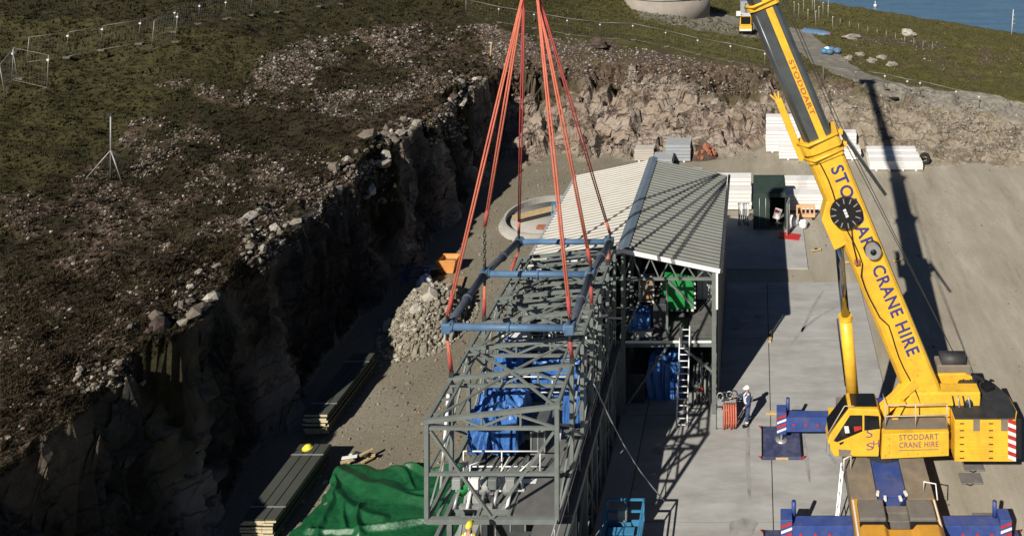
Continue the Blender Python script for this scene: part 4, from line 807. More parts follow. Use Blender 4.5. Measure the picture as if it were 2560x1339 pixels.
# outriggers
for (yy, nm) in ((30.1, 'front'), (35.85, 'rear')):
    for sd in (-1, 1):
        xe = CXM + sd * 4.2; xi = CXM + sd * 1.65
        ob = part(MB().box(min(xe, xi), max(xe, xi), yy - .24, yy + .24, .72, 1.36), 'outrigger_beam', BL, .015)
        MB().box(xe - .22, xe + .22, yy - .27, yy + .27, .62, 1.62).build('jack_housing', BL, ob, bevel=.02)
        tb('jack_leg', 'chrome', ob, [(xe, yy, .22), (xe, yy, .95)], .1, 12); tb('jack_foot', 'galv', ob, [(xe, yy, .15), (xe, yy, .24)], .28, 16)
        for k in range(3): MB().box(xe - sd * (.55 + k * .55) - .05, xe - sd * (.55 + k * .55) + .05, yy - .262, yy - .243, 1.0, 1.09).build('reflector', 'red_paint', ob)
        for k in range(4):
            z0 = .70 + k * .2; MB().hexa([(xe - .21, yy - .285, z0), (xe + .21, yy - .285, z0 + .16), (xe + .21, yy - .275, z0 + .16), (xe - .21, yy - .275, z0), (xe - .21, yy - .285, z0 + .1), (xe + .21, yy - .285, z0 + .26), (xe + .21, yy - .275, z0 + .26), (xe - .21, yy - .275, z0 + .1)]).build('warning_stripe', 'red_paint' if k % 2 else 'white_paint', ob)
        tb('marker_post', BL, ob, [(xe - sd * .3, yy + .2, 1.36), (xe - sd * .3, yy + .2, 1.95)], .09, 8)
        if sd > 0 or nm == 'front': pass
# superstructure
part(MB().tube([(CXM, 33.6, 1.76), (CXM, 33.6, 2.15)], 1.15, 28), 'slew_ring', 'dark_steel')
part(MB().box(3.2, 9.4, 32.75, 34.7, 2.12, 2.5), 'slew_platform', Y_, .03)
YN = 32.2
def px(u, v, y=YN): return ((u - CU) * y / F, HC - (v - HV) * y / F)
cabo = [px(*q) for q in ((2086, 1141), (2068, 1112), (2074, 1090), (2103, 1048), (2124, 1021), (2196, 1024), (2203, 1044), (2197, 1141))]
cab = part(MB().prism(cabo, 'y', YN, YN + .98), 'cab', Y_, .035)
def pane(poly, name, m, y0, th, parent): return MB().prism([px(*q) for q in poly], 'y', y0 - th, y0 + .004).build(name, m, parent)
pane([(2084, 1101), (2093, 1104), (2156, 1077), (2156, 1037), (2125, 1037)], 'side_window', 'glass_dark', YN, .006, cab)
pane([(2161, 1037), (2197, 1039), (2200, 1071), (2161, 1075)], 'rear_window', 'glass_dark', YN, .006, cab)
pane([(2156.5, 1036), (2160.5, 1036), (2160.5, 1077), (2156.5, 1077)], 'window_post', Y_, YN, .02, cab)
pane([(2110, 1064), (2121, 1064), (2124, 1081), (2113, 1082)], 'papers', 'white_paint', YN, .008, cab); pane([(2134, 1065), (2153, 1064), (2154, 1072), (2136, 1078)], 'operator_jacket', 'red_paint', YN, .008, cab)
pane([(2096, 1122), (2128, 1124), (2124, 1140), (2098, 1140)], 'step_recess', 'deck_brown', YN, .008, cab); pane([(2098, 1106), (2110, 1102), (2108, 1107), (2100, 1111)], 'door_handle', 'black', YN, .014, cab)
MB().hexa([(cabo[2][0] - .02, YN + .08, cabo[2][1] + .06), (cabo[2][0] - .02, YN + .9, cabo[2][1] + .06), (cabo[4][0] - .05, YN + .9, cabo[4][1] - .05), (cabo[4][0] - .05, YN + .08, cabo[4][1] - .05),
    (cabo[2][0] - .05, YN + .08, cabo[2][1] + .1), (cabo[2][0] - .05, YN + .9, cabo[2][1] + .1), (cabo[4][0] - .09, YN + .9, cabo[4][1] - .01), (cabo[4][0] - .09, YN + .08, cabo[4][1] - .01)]).build('windscreen', 'glass_dark', cab)
MB().box(3.95, 5.0, YN + .12, YN + .88, cabo[4][1] + .004, cabo[4][1] + .03).build('roof_window', 'glass_dark', cab)
tb('grab_rail', 'rail_paint', cab, [(cabo[2][0] - .1, YN + .05, cabo[2][1]), (cabo[4][0] - .2, YN + .05, cabo[4][1] + .08), (cabo[4][0] + .2, YN + .05, cabo[4][1] + .08)], .022, 6)
MB().cbox((2.98, YN + .1, 2.55), (.1, .34, .46)).build('mirror', 'grey_box', cab, bevel=.02)
# crest painted on the cab door
for s_, u, v, ln, hg in (('S', 2166, 1094, .26, .36), ('S', 2166, 1125, .3, .3), ('H', 2183, 1118, .24, .3)):
    x, zz = px(u, v); lettering('door_crest', s_, 'letter_purple', cab, (x, YN, zz), (1, 0, .12), (0, 0, 1), ln, hg, .006)
# side panel, walkway and railings
pn = part(MB().prism([px(*q) for q in ((2203, 1146), (2372, 1138), (2372, 1077), (2206, 1084))], 'y', YN - .02, YN + .78), 'side_panel', Y_, .02)
(ax, az), (bx_, bz) = px(2248, 1100, YN - .02), px(2346, 1097, YN - .02)
lettering('panel_lettering', 'STODDART', 'letter_purple', pn, (ax, YN - .02, az), (bx_ - ax, 0, bz - az), (0, 0, 1), bx_ - ax, .24, .006, .012)
(ax, az), (bx_, bz) = px(2248, 1119, YN - .02), px(2346, 1116, YN - .02)
lettering('panel_lettering', 'CRANE HIRE', 'letter_purple', pn, (ax, YN - .02, az), (bx_ - ax, 0, bz - az), (0, 0, 1), bx_ - ax, .24, .006, .012)
(ax, az), (bx_, bz) = px(2248, 1125, YN - .02), px(2346, 1122, YN - .02); MB().beam((ax, YN - .026, az), (bx_, YN - .026, bz), .01, .02).build('panel_line', 'letter_purple', pn)
for u, v in ((2223, 1095), (2223, 1112), (2223, 1130), (2270, 1134), (2294, 1133), (2356, 1130), (2214, 1137)): x, zz = px(u, v, YN - .02); MB().cbox((x, YN - .03, zz), (.03, .03, .08)).build('panel_clip', 'crane_ochre', pn)
part(MB().box(5.25, 7.95, YN + .02, YN + .76, 3.36, 3.40), 'walkway', 'deck_grey'); 
hr = part(MB().tube([(5.35, YN + .05, 4.3), (7.9, YN + .05, 4.36)], .025, 6), 'guard_rail', 'rail_paint', smooth=True)
tb('rail', 'rail_paint', hr, [(5.35, YN + .05, 3.85), (7.9, YN + .05, 3.9)], .022, 6)
for x in (5.35, 6.6, 7.9): tb('rail_post', 'rail_paint', hr, [(x, YN + .05, 3.38), (x, YN + .05, 4.33)], .028, 6)
tb('rail', 'rail_paint', hr, [(5.35, YN + .75, 4.3), (5.35, YN + .05, 4.3)], .022, 6)
# counterweight: stacked slabs with a rounded tail
for k in range(6):
    z0, z1 = 2.02 + k * .285, 2.02 + k * .285 + .281
    pl = [(8.2, YN), (10.72, YN), (10.95, YN + .5), (10.9, YN + 1.4), (10.55, YN + 2.2), (9.9, YN + 2.8), (8.9, YN + 3.0), (8.2, YN + 3.0)]
    s = part(MB().prism(pl, 'z', z0, z1), 'ballast_slab', Y_, .012)
    for xx in (8.5, 9.7): MB().box(xx - .09, xx + .09, YN - .008, YN + .02, (z0 + z1) / 2 - .02, (z0 + z1) / 2 + .02).build('slot', 'black', s)
top_ = part(MB().prism([(8.22, YN + .04), (10.7, YN + .04), (10.9, YN + .5), (10.86, YN + 1.4), (10.5, YN + 2.16), (9.86, YN + 2.75), (8.9, YN + 2.95), (8.22, YN + 2.95)], 'z', 3.72, 3.78), 'ballast_top', 'dark_steel', .01)
for k in range(5): part(MB().tube([(9.0 + .3 * k, 34.0 + .2 * (k % 2), 3.78), (9.1 + .3 * k, 34.2, 4.05), (9.3 + .3 * k, 34.5, 3.8)], .05, 6), 'ballast_hose', 'black', smooth=True)
part(MB().box(9.0, 9.6, 33.9, 34.35, 3.79, 4.05), 'hydraulic_unit', 'dark_steel', .03); part(MB().cbox((10.1, 34.0, 3.9), (.5, .35, .22), rz=.4), 'motor_cover', 'black', .03)
part(MB().box(10.76, 11.0, YN + .1, YN + 2.0, 2.05, 3.7), 'tail_guard', 'black', .03)
for xx in (9.1, 10.25): part(MB().box(xx - .13, xx + .13, YN - .03, YN + .12, 3.3, 3.75), 'ballast_bracket', 'deck_brown')
for k in range(10):
    z0 = 2.05 + k * .165; w0 = 'red_paint' if k % 2 else 'white_paint'
    part(MB().hexa([(10.4, YN - .035, z0 + .12), (10.72, YN - .035, z0), (10.72, YN - .02, z0), (10.4, YN - .02, z0 + .12), (10.4, YN - .035, z0 + .28), (10.72, YN - .035, z0 + .16), (10.72, YN - .02, z0 + .16), (10.4, YN - .02, z0 + .28)]), 'warning_stripe', w0)
# boom foot frame, stays and winch
part(MB().prism([(5.6, 2.5), (9.35, 2.5), (9.5, 4.15), (9.2, 4.3), (6.6, 4.25), (5.7, 3.1)], 'y', 32.98, 33.12), 'boom_foot_plate', Y_, .03); part(MB().prism([(5.6, 2.5), (9.35, 2.5), (9.5, 4.15), (9.2, 4.3), (6.6, 4.25), (5.7, 3.1)], 'y', 34.2, 34.34), 'boom_foot_plate', Y_, .03)
part(MB().box(6.4, 9.5, 33.0, 33.6, 4.15, 4.32), 'top_beam', Y_, .04)
part(MB().beam((5.25, 32.95, 3.55), (6.75, 33.1, 4.75), .3, .42), 'stay_arm', Y_, .02); part(MB().beam((5.4, 32.75, 2.6), (6.2, 32.8, 4.1), .16, .2), 'stay_arm', Y_)
wn = part(MB().box(8.0, 9.5, 34.4, 35.1, 4.0, 4.55), 'winch_cover', 'deck_brown', .06); tb('winch_drum', 'dark_steel', wn, [(8.2, 34.75, 4.6), (9.3, 34.75, 4.6)], .32, 16)
for k in range(4): part(MB().tube([(8.3 + k * .22, 32.95, 4.2), (8.35 + k * .22, 32.88, 3.9), (8.3 + k * .25, 32.93, 3.5), (8.6 + k * .2, 32.95, 3.2)], .035, 6), 'hydraulic_hose', ('black', 'galv')[k % 2], smooth=True)
tb('pivot_pin', 'dark_steel', cr, [(9.0, 32.9, 3.9), (9.0, 34.4, 3.9)], .16, 12)
# boom
B0, BT = Vector((7.32, 33.65, 3.6)), Vector((-9.3, 31.9, 44.0)); BA = (BT - B0).normalized(); BLn = (BT - B0).length
BN = Vector((-BA.z, 0, BA.x)); BN = (BN - BA * BN.dot(BA)).normalized(); BN = BN if BN.x > 0 else -BN; BS = BA.cross(BN).normalized()
if BS.y > 0: BS = -BS                       # side that faces the photographer
def boom_sec(s0, s1, hgt, wid, name, m, seg=7):
    prof = [(hgt / 2, -wid * .5 + .1), (hgt / 2 - .1, -wid / 2), (-hgt * .12, -wid / 2)] + [(-hgt * .12 - (hgt * .38) * math.sin(t), -wid / 2 * math.cos(t)) for t in [math.pi * (k + 1) / (seg + 1) for k in range(seg)]] + [(-hgt * .12, wid / 2), (hgt / 2 - .1, wid / 2), (hgt / 2, wid * .5 - .1)]
    n_ = len(prof); vs_ = [B0 + BA * s + BN * a - BS * b for s in (s0, s1) for a, b in prof]
    mb = MB().add(vs_, [tuple(range(n_)), tuple(range(n_, 2 * n_))[::-1]] + [(i, (i + 1) % n_, (i + 1) % n_ + n_, i + n_) for i in range(n_)]); return mb.build(name, m, cr)
SB = 12.35
b1_ = boom_sec(-1.3, SB, 1.55, 1.2, 'boom_base_section', Y_)
secs = [(SB, 18.6, 1.27, 1.0), (18.6, 25.5, 1.1, .86), (25.5, 32.5, .96, .76), (32.5, BLn + .4, .84, .66)]
for k, (a, b, hh, ww) in enumerate(secs):
    o = boom_sec(a - 1.0, b, hh, ww, 'boom_section', 'boom_grey')
    o2 = MB().add([B0 + BA * s + BN * q + BS * (ww / 2 + d) for s in (a, b - .2) for q, d in ((hh * .06, .0), (hh * .06, .012), (hh * .3, .012), (hh * .3, .0))], [(0, 1, 2, 3), (7, 6, 5, 4), (1, 5, 6, 2), (0, 4, 5, 1), (2, 6, 7, 3), (3, 7, 4, 0)]).build('yellow_stripe', Y_, o); 
    if k == 0: lettering('stripe_lettering', 'STODDART', 'letter_red', o, B0 + BA * (SB + 3.7) + BN * (hh * .1) + BS * (ww / 2), -BA, BN, 2.5, hh * .16, .02, .015)
    tb('side_pipe', 'boom_grey', o, [B0 + BA * a - BN * hh * .3 + BS * (ww * .42), B0 + BA * (b - .3) - BN * hh * .3 + BS * (ww * .42)], .07, 8)
def collar(s, hh, ww, t=.16):
    o = boom_sec(s - t, s + t, hh, ww, 'boom_collar', Y_)
    tb('collar_rim', Y_, o, [B0 + BA * (s + t) + BN * hh * .5 + BS * ww * .5, B0 + BA * (s + t) - BN * hh * .25 + BS * ww * .56, B0 + BA * (s + t) - BN * hh * .5 + BS * ww * .1], .06, 8)
    MB().cbox(B0 + BA * s + BN * (hh * .56), (.2, .3, .22)).build('rope_guide', Y_, o, bevel=.03); return o
collar(SB - .1, 1.78, 1.38, .25); collar(SB - .65, 1.72, 1.34, .1); collar(18.6, 1.44, 1.13, .12); collar(25.5, 1.26, 1.0, .12); collar(32.5, 1.1, .88, .12)
hdb = part(MB().beam(BT - BA * .3 + BN * .3, BT + BA * 1.0 - BN * .7, .8, 1.1), 'boom_head', Y_, .05); tb('head_sheave', 'dark_steel', hdb, [BT + BA * .9 - BN * .6 + BS * .3, BT + BA * .9 - BN * .6 - BS * .3], .45, 18)
for wd_, f0, f1 in (('STODDART', 0, 4.25), ('CRANE', 4.6, 6.95), ('HIRE', 7.25, 8.75)): lettering('boom_lettering', wd_, 'letter_blue', b1_, B0 + BA * (SB - 1.15 - f0) + BN * .02 + BS * .6, -BA, BN, f1 - f0, .56, .008, .022)
for k in range(7): c = B0 + BA * (.8 + k * .75) + BN * .1 + BS * .605; MB().cbox(c, (.05, .03, .05)).build('weld_boss', O_, b1_)
# hose along the boom, cable reel, small drum, stowed jib foot
pts = [B0 + BA * s + BN * (-.28 + .06 * math.sin(s * 1.9) + (-.2 if 4.5 < s < 6.5 else 0)) + BS * .63 for s in np.linspace(-.3, SB - .6, 26)]
part(MB().tube(pts, .028, 6), 'boom_hose', 'black', smooth=True)
RC = B0 + BA * 9.3 - BN * .06 + BS * .72
rl = part(MB().tube([RC, RC + BS * .12], .66, 36), 'cable_reel', 'black')
for k in range(12):
    t = math.pi * 2 * k / 12 + .2; d = BA * math.cos(t) + BN * math.sin(t); MB().beam(RC + BS * .125 + d * .42, RC + BS * .125 + d * .63, .045, .02, up=tuple(BS)).build('reel_spoke', 'galv', rl)
for s_ in (-.13, .0, .13): MB().beam(RC + BS * .13 + BA * s_ - BN * .06, RC + BS * .13 + BA * (s_ + .02) + BN * .06, .09, .03, up=tuple(BS)).build('reel_badge', 'white_paint', rl)
DC = B0 + BA * 7.35 + BN * .38 + BS * .66
dr = part(MB().tube([DC, DC + BS * .22], .32, 24), 'camera_drum', 'galv'); tb('drum_core', 'black', dr, [DC + BS * .2, DC + BS * .235], .13, 16); tb('drum_back', 'black', dr, [DC - BS * .06, DC + BS * .01], .36, 20)
part(MB().cbox(B0 + BA * 7.1 - BN * .42 + BS * .66, (.22, .12, .2)), 'sensor_box', 'brick_red', .02)
part(MB().tube([B0 + BA * 8.7 - BN * .05 + BS * .68, B0 + BA * 7.9 - BN * .3 + BS * .7, B0 + BA * 7.1 - BN * .42 + BS * .72], .025, 6), 'sensor_cable', 'black', smooth=True)
part(MB().beam(B0 + BA * (SB - .6) - BN * .95, B0 + BA * (SB + 2.2) - BN * .92, .3, .3), 'jib_bracket', Y_, .03)
for k in range(3): part(MB().beam(B0 + BA * (SB + 2.2) - BN * (.9 + .06 * k), B0 + BA * (SB + 2.5) - BN * (.8 + .18 * k), .06, .06), 'bracket_claw', Y_)
part(MB().beam(B0 + BA * (SB - .1) + BN * 1.0, B0 + BA * (SB - 3.4) + BN * 1.75, .1, .14), 'rope_strut', 'dark_steel'); part(MB().beam(B0 + BA * (SB - .1) + BN * 1.06 - BS * .5, B0 + BA * (SB - 3.4) + BN * 1.75 - BS * .2, .05, .06), 'rope_strut', 'galv')
for dx in (.98, 1.12): part(MB().tube([Vector((8.9, 34.75, 4.7)), B0 + BA * 12 + BN * dx, BT + BN * .5], .018, 5), 'hoist_rope', 'dark_steel')
# luffing cylinder
La, Lb = Vector((4.2, 33.55, 3.3)), Vector((3.45, 33.25, 11.35)); Ld = (Lb - La).normalized(); Lm = La + Ld * 3.95
part(MB().tube([La, Lm], .27, 20), 'luffing_cylinder', Y_, smooth=True); part(MB().tube([Lm - Ld * .05, Lm + Ld * .12], .3, 20), 'cylinder_gland', Y_); part(MB().tube([Lm, Lb], .18, 20), 'cylinder_rod', 'chrome', smooth=True)
part(MB().tube([La + Vector((-.36, -.1, 1.0)), Lm + Vector((-.36, -.1, 0))], .04, 6), 'cylinder_pipe', 'black', smooth=True)
bk_ = B0 + BA * 8.6 - BN * .85
brk = MB().add([bk_ + BN * a + BA * b + BS * c for c in (-.45, .45) for a, b in ((-.28, -.8), (.35, -.75), (.6, 1.5), (.15, 1.2), (-.3, .6))], [(0, 1, 2, 3, 4), (9, 8, 7, 6, 5), (0, 5, 6, 1), (1, 6, 7, 2), (2, 7, 8, 3), (3, 8, 9, 4), (4, 9, 5, 0)])
part(brk, 'cylinder_bracket', Y_, .04)
part(MB().box(3.7, 4.9, 33.0, 34.1, 2.5, 3.2), 'cylinder_foot', 'dark_steel', .05)
# hook block under the boom head, out of the picture above the slings
HC_ = Vector((-9.2, 31.8, 22.6)); hk = part(MB().cbox(HC_ + Vector((0, 0, .5)), (.9, .5, 1.1)), 'hook_block', Y_, .1)
tb('hook', 'dark_steel', hk, [HKR + Vector((.1, 0, .3)), HKR + Vector((0, 0, -.05)), HC_ + Vector((0, 0, -.6)), HKL + Vector((0, 0, -.05)), HKL + Vector((-.1, 0, .3))], .1, 10)
for dx in (-.3, -.1, .1, .3): part(MB().tube([HC_ + Vector((dx, 0, 1.0)), Vector((-9.1 + dx, 31.85, 44.0))], .016, 5), 'hoist_rope', 'dark_steel')
# access ladders and white brackets on the carrier
for (x, y) in ((CX0 - .12, 31.6), ):
    ld = part(MB().beam((x - .05, y + .3, 1.85), (x - .42, y - .9, .4), .05, .05), 'access_ladder', 'galv'); MB().beam((x - .05, y + .75, 1.85), (x - .42, y - .45, .4), .05, .05).build('stile', 'galv', ld)
    for k in range(5): a = k / 4.5 + .05; p0 = Vector((x - .05, y + .3, 1.85)).lerp(Vector((x - .42, y - .9, .4)), a); tb('rung', 'galv', ld, [p0, p0 + Vector((0, .45, 0))], .02, 5)
    tb('hand_loop', 'white_paint', ld, [(x, y + .3, 1.8), (x, y + .3, 2.35), (x + .3, y + .5, 2.35), (x + .3, y + .5, 1.8)], .03, 6)
part(MB().tube([(CX1 + .1, 30.6, 1.75), (CX1 + .1, 30.9, 2.15), (CX1 - .35, 31.0, 2.15), (CX1 - .35, 31.0, 1.8)], .03, 6), 'hand_loop', 'white_paint', smooth=True)
# the blue float mat under the rear left jack, and pads under the rest
def floatmat(label, c, s):
    t = thing('outrigger_mat', label, 'mat', (*c, .06), 'outrigger mats'); bx('slab', 'mat_blue', t, c[0] - s, c[0] + s, c[1] - .95, c[1] + .95, .065, .2, .02)
    for sx in (-1, 1): bx('edge_bar', 'black', t, c[0] + sx * s - .03, c[0] + sx * s + .03, c[1] - .9, c[1] + .9, .2, .24)
    bx('nameplate', 'timber', t, c[0] - .28, c[0] + .28, c[1] - .965, c[1] - .952, .09, .19)
    for sx in (-1, 1):
        for sy in (-1, 1): tb('lifting_loop', 'red_paint', t, [(c[0] + sx * s, c[1] + sy * .85, .12), (c[0] + sx * (s + .14), c[1] + sy * .92, .22), (c[0] + sx * s, c[1] + sy * .98, .12)], .025, 6)
    return t
floatmat('blue outrigger mat on the slab under the left jack behind the cab', (1.16, 35.75), .88)
floatmat('outrigger mat under the near left jack at the lower edge of the picture', (1.17, 30.1), .85)
floatmat('outrigger mat under the near right jack beside the yellow hood', (9.57, 30.1), .85)
floatmat('outrigger mat under the far right jack hidden behind the counterweight', (9.57, 35.85), .85)
# ------------------------------------------------------------------ stacks of sheets and panels
def sheet_stack(label, x0, x1, y0, y1, h, layers, seed, strips=3):
    r_ = random.Random(seed); t = thing('sheet_stack', label, 'sheet stack', ((x0 + x1) / 2, y0, 0), 'long sheet stacks in the shade')
    for k in range(3): yb_ = y0 + (y1 - y0) * (k + .5) / 3; bx('bearer', 'timber', t, x0 + .05, x1 - .05, yb_ - .05, yb_ + .05, 0.0, .09)
    z_ = .1
    for k in range(layers):
        hh = (h - .1) / layers; j = r_.uniform(-.05, .05); e = r_.uniform(-.06, .06)
        for m_ in range(3):
            w3 = (x1 - x0) / 3; e2 = y0 + e + r_.uniform(-.02, .02); xa_, xb2 = x0 + m_ * w3 + .008 + j, x0 + (m_ + 1) * w3 - .008 + j; q_ = bx('panel', 'sheet_green', t, xa_, xb2, e2, y1 + e, z_, z_ + hh * .8); bx('end_face', 'panel_end', q_, xa_, xb2, e2 - .012, e2 - .002, z_, z_ + hh * .82)
        z_ += hh
    for k in range(strips):
        w3 = (x1 - x0 + .06) / strips; bx('top_sheet', 'sheet_green', t, x0 - .03 + k * w3 + .02, x0 - .03 + (k + 1) * w3 - .02, y0 + .04, y1 - .02, h - .02, h + .03, .01)
    for f in (.16, .84): yb_ = y0 + (y1 - y0) * f; bx('strap', 'galv', t, x0 - .07, x1 + .07, yb_ - .025, yb_ + .025, h + .035, h + .05)
    return t
sheet_stack('long stack of dark topped sheets with pale ends beside the green tarpaulin', -20.2, -18.9, 30.6, 34.6, .92, 9, 1)
sheet_stack('farther long stack of dark topped sheets at the edge of the shade', -21.05, -19.95, 36.3, 40.8, 1.0, 8, 2)
t = thing('hard_hat', 'lime yellow hard hat lying on the far end of the nearer sheet stack', 'hard hat', (-19.2, 34.3, .96))
MB().grid(lambda i, j: (-19.75 + .19 * math.cos(6.283 * i) * math.cos(j * 1.5), 34.35 + .15 * math.sin(6.283 * i) * math.cos(j * 1.5), .96 + .15 * math.sin(j * 1.5)), 16, 6).build('shell', 'helmet_yellow', t, smooth=True)
MB().tube([(-19.75, 34.35, .955), (-19.75, 34.35, .975)], .22, 16).build('brim', 'helmet_yellow', t)
def pack(label, x0, x1, y0, y1, z0, z1, m='sheet_white', name='panel_pack', lay=4, group='white panel packs'):
    t = thing(name, label, 'panel pack', ((x0 + x1) / 2, y0, z0), group)
    for k in range(max(2, int((x1 - x0) / 1.1))): n_ = max(2, int((x1 - x0) / 1.1)); xx = x0 + (x1 - x0) * (k + .5) / n_; bx('bearer', 'sheet_white', t, xx - .08, xx + .08, y0 - .04, y1 + .04, z0, z0 + .1)
    hh = (z1 - z0 - .1) / lay
    for k in range(lay): j = random.uniform(-.03, .03); bx('panel', m, t, x0 + j, x1 + j, y0 + random.uniform(-.015, .015), y1, z0 + .1 + k * hh, z0 + .1 + (k + .86) * hh)
    return t
pack('white panel pack with a tyre at its right end, front one of three', 9.75, 14.3, 66.9, 67.8, 0, .85); pack('white panel pack in the middle of the three right of the crane boom', 9.8, 14.25, 68.05, 68.9, 0, .95); pack('white panel pack farthest back of the three right of the crane boom', 9.85, 14.2, 69.1, 69.9, 0, 1.05)
pack('white panel pack in front of the tall white packs left of the boom', 2.05, 5.3, 69.3, 70.4, 0, 1.15); pack('tall white panel pack behind the front pack left of the boom', .9, 5.6, 71.0, 72.0, 0, 1.95, lay=6); pack('tallest white panel pack against the rock left of the boom', .95, 5.6, 72.8, 73.8, 0, 2.65, lay=8)
pack('white panel pack showing right of the boom above the lower pack', 6.0, 9.2, 71.3, 72.3, 0, 1.7, lay=5); pack('low white panel pack right behind the boom collar', 6.3, 9.3, 69.2, 70.3, 0, 1.0)
pack('white panel pack between the building roof and the dark green container, near one', -3.4, -.35, 59.4, 60.3, 0, 1.55, lay=5); pack('white panel pack between the building roof and the dark green container, far one', -3.6, -.4, 61.4, 62.4, 0, 1.7, lay=5)
pack('white panel pack right of the dark green container, near one', 2.3, 5.6, 59.2, 60.2, 0, 1.35, lay=5); pack('white panel pack right of the dark green container, far one', 2.3, 5.7, 61.4, 62.4, 0, 1.5, lay=5)
pack('pale block pallet left of the grey sheet pack near the rock face', -10.75, -9.05, 68.9, 70.0, 0, 1.1, 'concrete_pale', 'block_pallet', 5, None)
pack('grey sheet pack with a white end near the rock face', -8.85, -7.2, 66.9, 68.6, 0, 1.0, 'sheet_grey', 'sheet_pack', 4, None); pack('grey sheet pack leaning taller behind the white ended pack', -8.0, -5.8, 68.8, 70.6, 0, 1.55, 'sheet_grey', 'sheet_pack', 5, None)
pack('low grey sheet pack peeping over the far roof corner', -6.3, -4.5, 65.0, 66.0, 0, .7, 'sheet_grey', 'sheet_pack', 3, None)
def tyre(label, c, rx):
    mb = MB(); c = Vector(c); n_, k_ = 20, 8; rot = Matrix.Rotation(rx, 3, 'X')
    mb.grid(lambda i, j: tuple(c + rot @ Vector(((.38 + .14 * math.cos(6.2832 * j)) * math.cos(6.2832 * i), (.38 + .14 * math.cos(6.2832 * j)) * math.sin(6.2832 * i), .13 * math.sin(6.2832 * j)))), n_, k_)
    return tag(mb.build('tyre', 'rubber', None, smooth=True), label, 'tyre', 'old tyres')
tyre('black tyre standing at the right end of the white panel packs', (14.75, 68.2, .55), R(80)); p = gp(2235, 250); tyre('black tyre lying on the stony bank right of the boom', (p.x, p.y, p.z + .15), R(-20))

# ------------------------------------------------------------------ dark green container and what stands round it
t = thing('storage_container', 'dark green storage container with its right door open', 'container', (1.0, 56.2, 0))
cx0, cx1, cy0, cy1, ct = -.2, 2.16, 56.2, 59.4, 2.72
G_ = 'container_green'
bx('roof', G_, t, cx0, cx1, cy0, cy1, ct - .06, ct); bx('floor', 'deck_grey', t, cx0, cx1, cy0, cy1, .02, .16)
for k in range(11): y = cy0 + .1 + k * .29; bx('roof_rib', G_, t, cx0 + .08, cx1 - .08, y, y + .12, ct, ct + .025)
bx('side_wall', G_, t, cx0, cx0 + .06, cy0, cy1, .16, ct - .06); bx('side_wall', G_, t, cx1 - .06, cx1, cy0, cy1, .16, ct - .06); bx('back_wall', G_, t, cx0 + .06, cx1 - .06, cy1 - .06, cy1, .16, ct - .06)
for k in range(10): y = cy0 + .2 + k * .3; bx('wall_rib', G_, t, cx1, cx1 + .025, y, y + .14, .2, ct - .1)
bx('header', G_, t, cx0, cx1, cy0 - .03, cy0, ct - .3, ct - .02); d1_ = bx('door', G_, t, cx0 + .05, 1.0, cy0 - .03, cy0 + .03, .16, ct - .3)
for x in (.25, .7): tb('lock_bar', 'galv', d1_, [(x, cy0 - .06, .25), (x, cy0 - .06, ct - .35)], .025, 6)
d2_ = MB().cbox((2.3, cy0 - .55, 1.3), (.06, 1.05, 2.25), rz=R(-12)).build('door', 'grey_box', t); tb('lock_bar', 'galv', d2_, [(2.36, cy0 - .75, .3), (2.36, cy0 - .75, 2.3)], .025, 6)
t2 = thing('fire_point', 'white and red notice board just inside the container door', 'notice', (1.55, 56.5, .2)); MB().cbox((1.55, 56.5, 1.1), (.5, .08, .75), ry=R(18)).build('board', 'white_paint', t2); MB().cbox((1.52, 56.44, 1.3), (.3, .03, .2), ry=R(18)).build('panel', 'red_paint', t2); bx('post', 'galv', t2, 1.5, 1.58, 56.5, 56.56, .16, .8)
t = thing('hose_stand', 'stand hung with pale hoses in the shade left of the container', 'hose stand', (-.9, 56.8, .08))
for x in (-1.25, -.6): tb('post', 'dark_steel', t, [(x, 56.9, .07), (x, 56.9, 1.7)], .04, 6)
tb('crossbar', 'galv', t, [(-1.35, 56.9, 1.65), (-.5, 56.9, 1.65)], .05, 6)
for k in range(5): x = -1.2 + k * .15; tb('hose', ('galv', 'white_paint', 'spreader_blue')[k % 3], t, [(x, 56.82, 1.7), (x + .03, 56.75, 1.2), (x - .02, 56.72, .5), (x + .08, 56.8, .15)], .05, 6)
t = thing('barrier', 'pale orange plastic barrier with slots right of the container', 'barrier', (3.7, 58.2, 0))
for k in range(5): x = 3.0 + k * .32; bx('upright', 'barrier_orange', t, x, x + .12, 58.1, 58.25, .08, .95, .02)
for z_ in (.08, .78): bx('bar', 'barrier_orange', t, 3.0, 4.4, 58.08, 58.27, z_, z_ + .2, .02)
for x in (3.05, 4.15): bx('foot', 'black', t, x, x + .2, 57.9, 58.45, 0, .08)
def sack(label, c, sx, sy, sz, m='bag_white', name='sack', cat='sack', group=None, seed=0, nu=18, nv=12):
    r_ = random.Random(seed); ph = [r_.uniform(0, 6) for _ in range(6)]
    def fn(i, j):
        a, b = 6.2832 * i, (j - .5) * math.pi; f = 1 + .13 * math.sin(3 * a + ph[0]) * math.cos(b) + .1 * math.sin(5 * a + 4 * b + ph[1]) + .07 * math.sin(9 * b + ph[2])
        return (c[0] + sx * f * math.cos(a) * abs(math.cos(b)) ** .6, c[1] + sy * f * math.sin(a) * abs(math.cos(b)) ** .6, c[2] + sz * (1 + math.sin(b)) * (f * .5 + .5))
    return tag(MB().grid(fn, nu, nv).build(name, m, None, smooth=True), label, cat, group)
sack('white sack in front of the pale orange barrier', (2.75, 56.9, 0), .35, .3, .38, seed=1); sack('smaller white sack right of the first beside the barrier', (3.45, 56.6, 0), .3, .28, .3, seed=2)
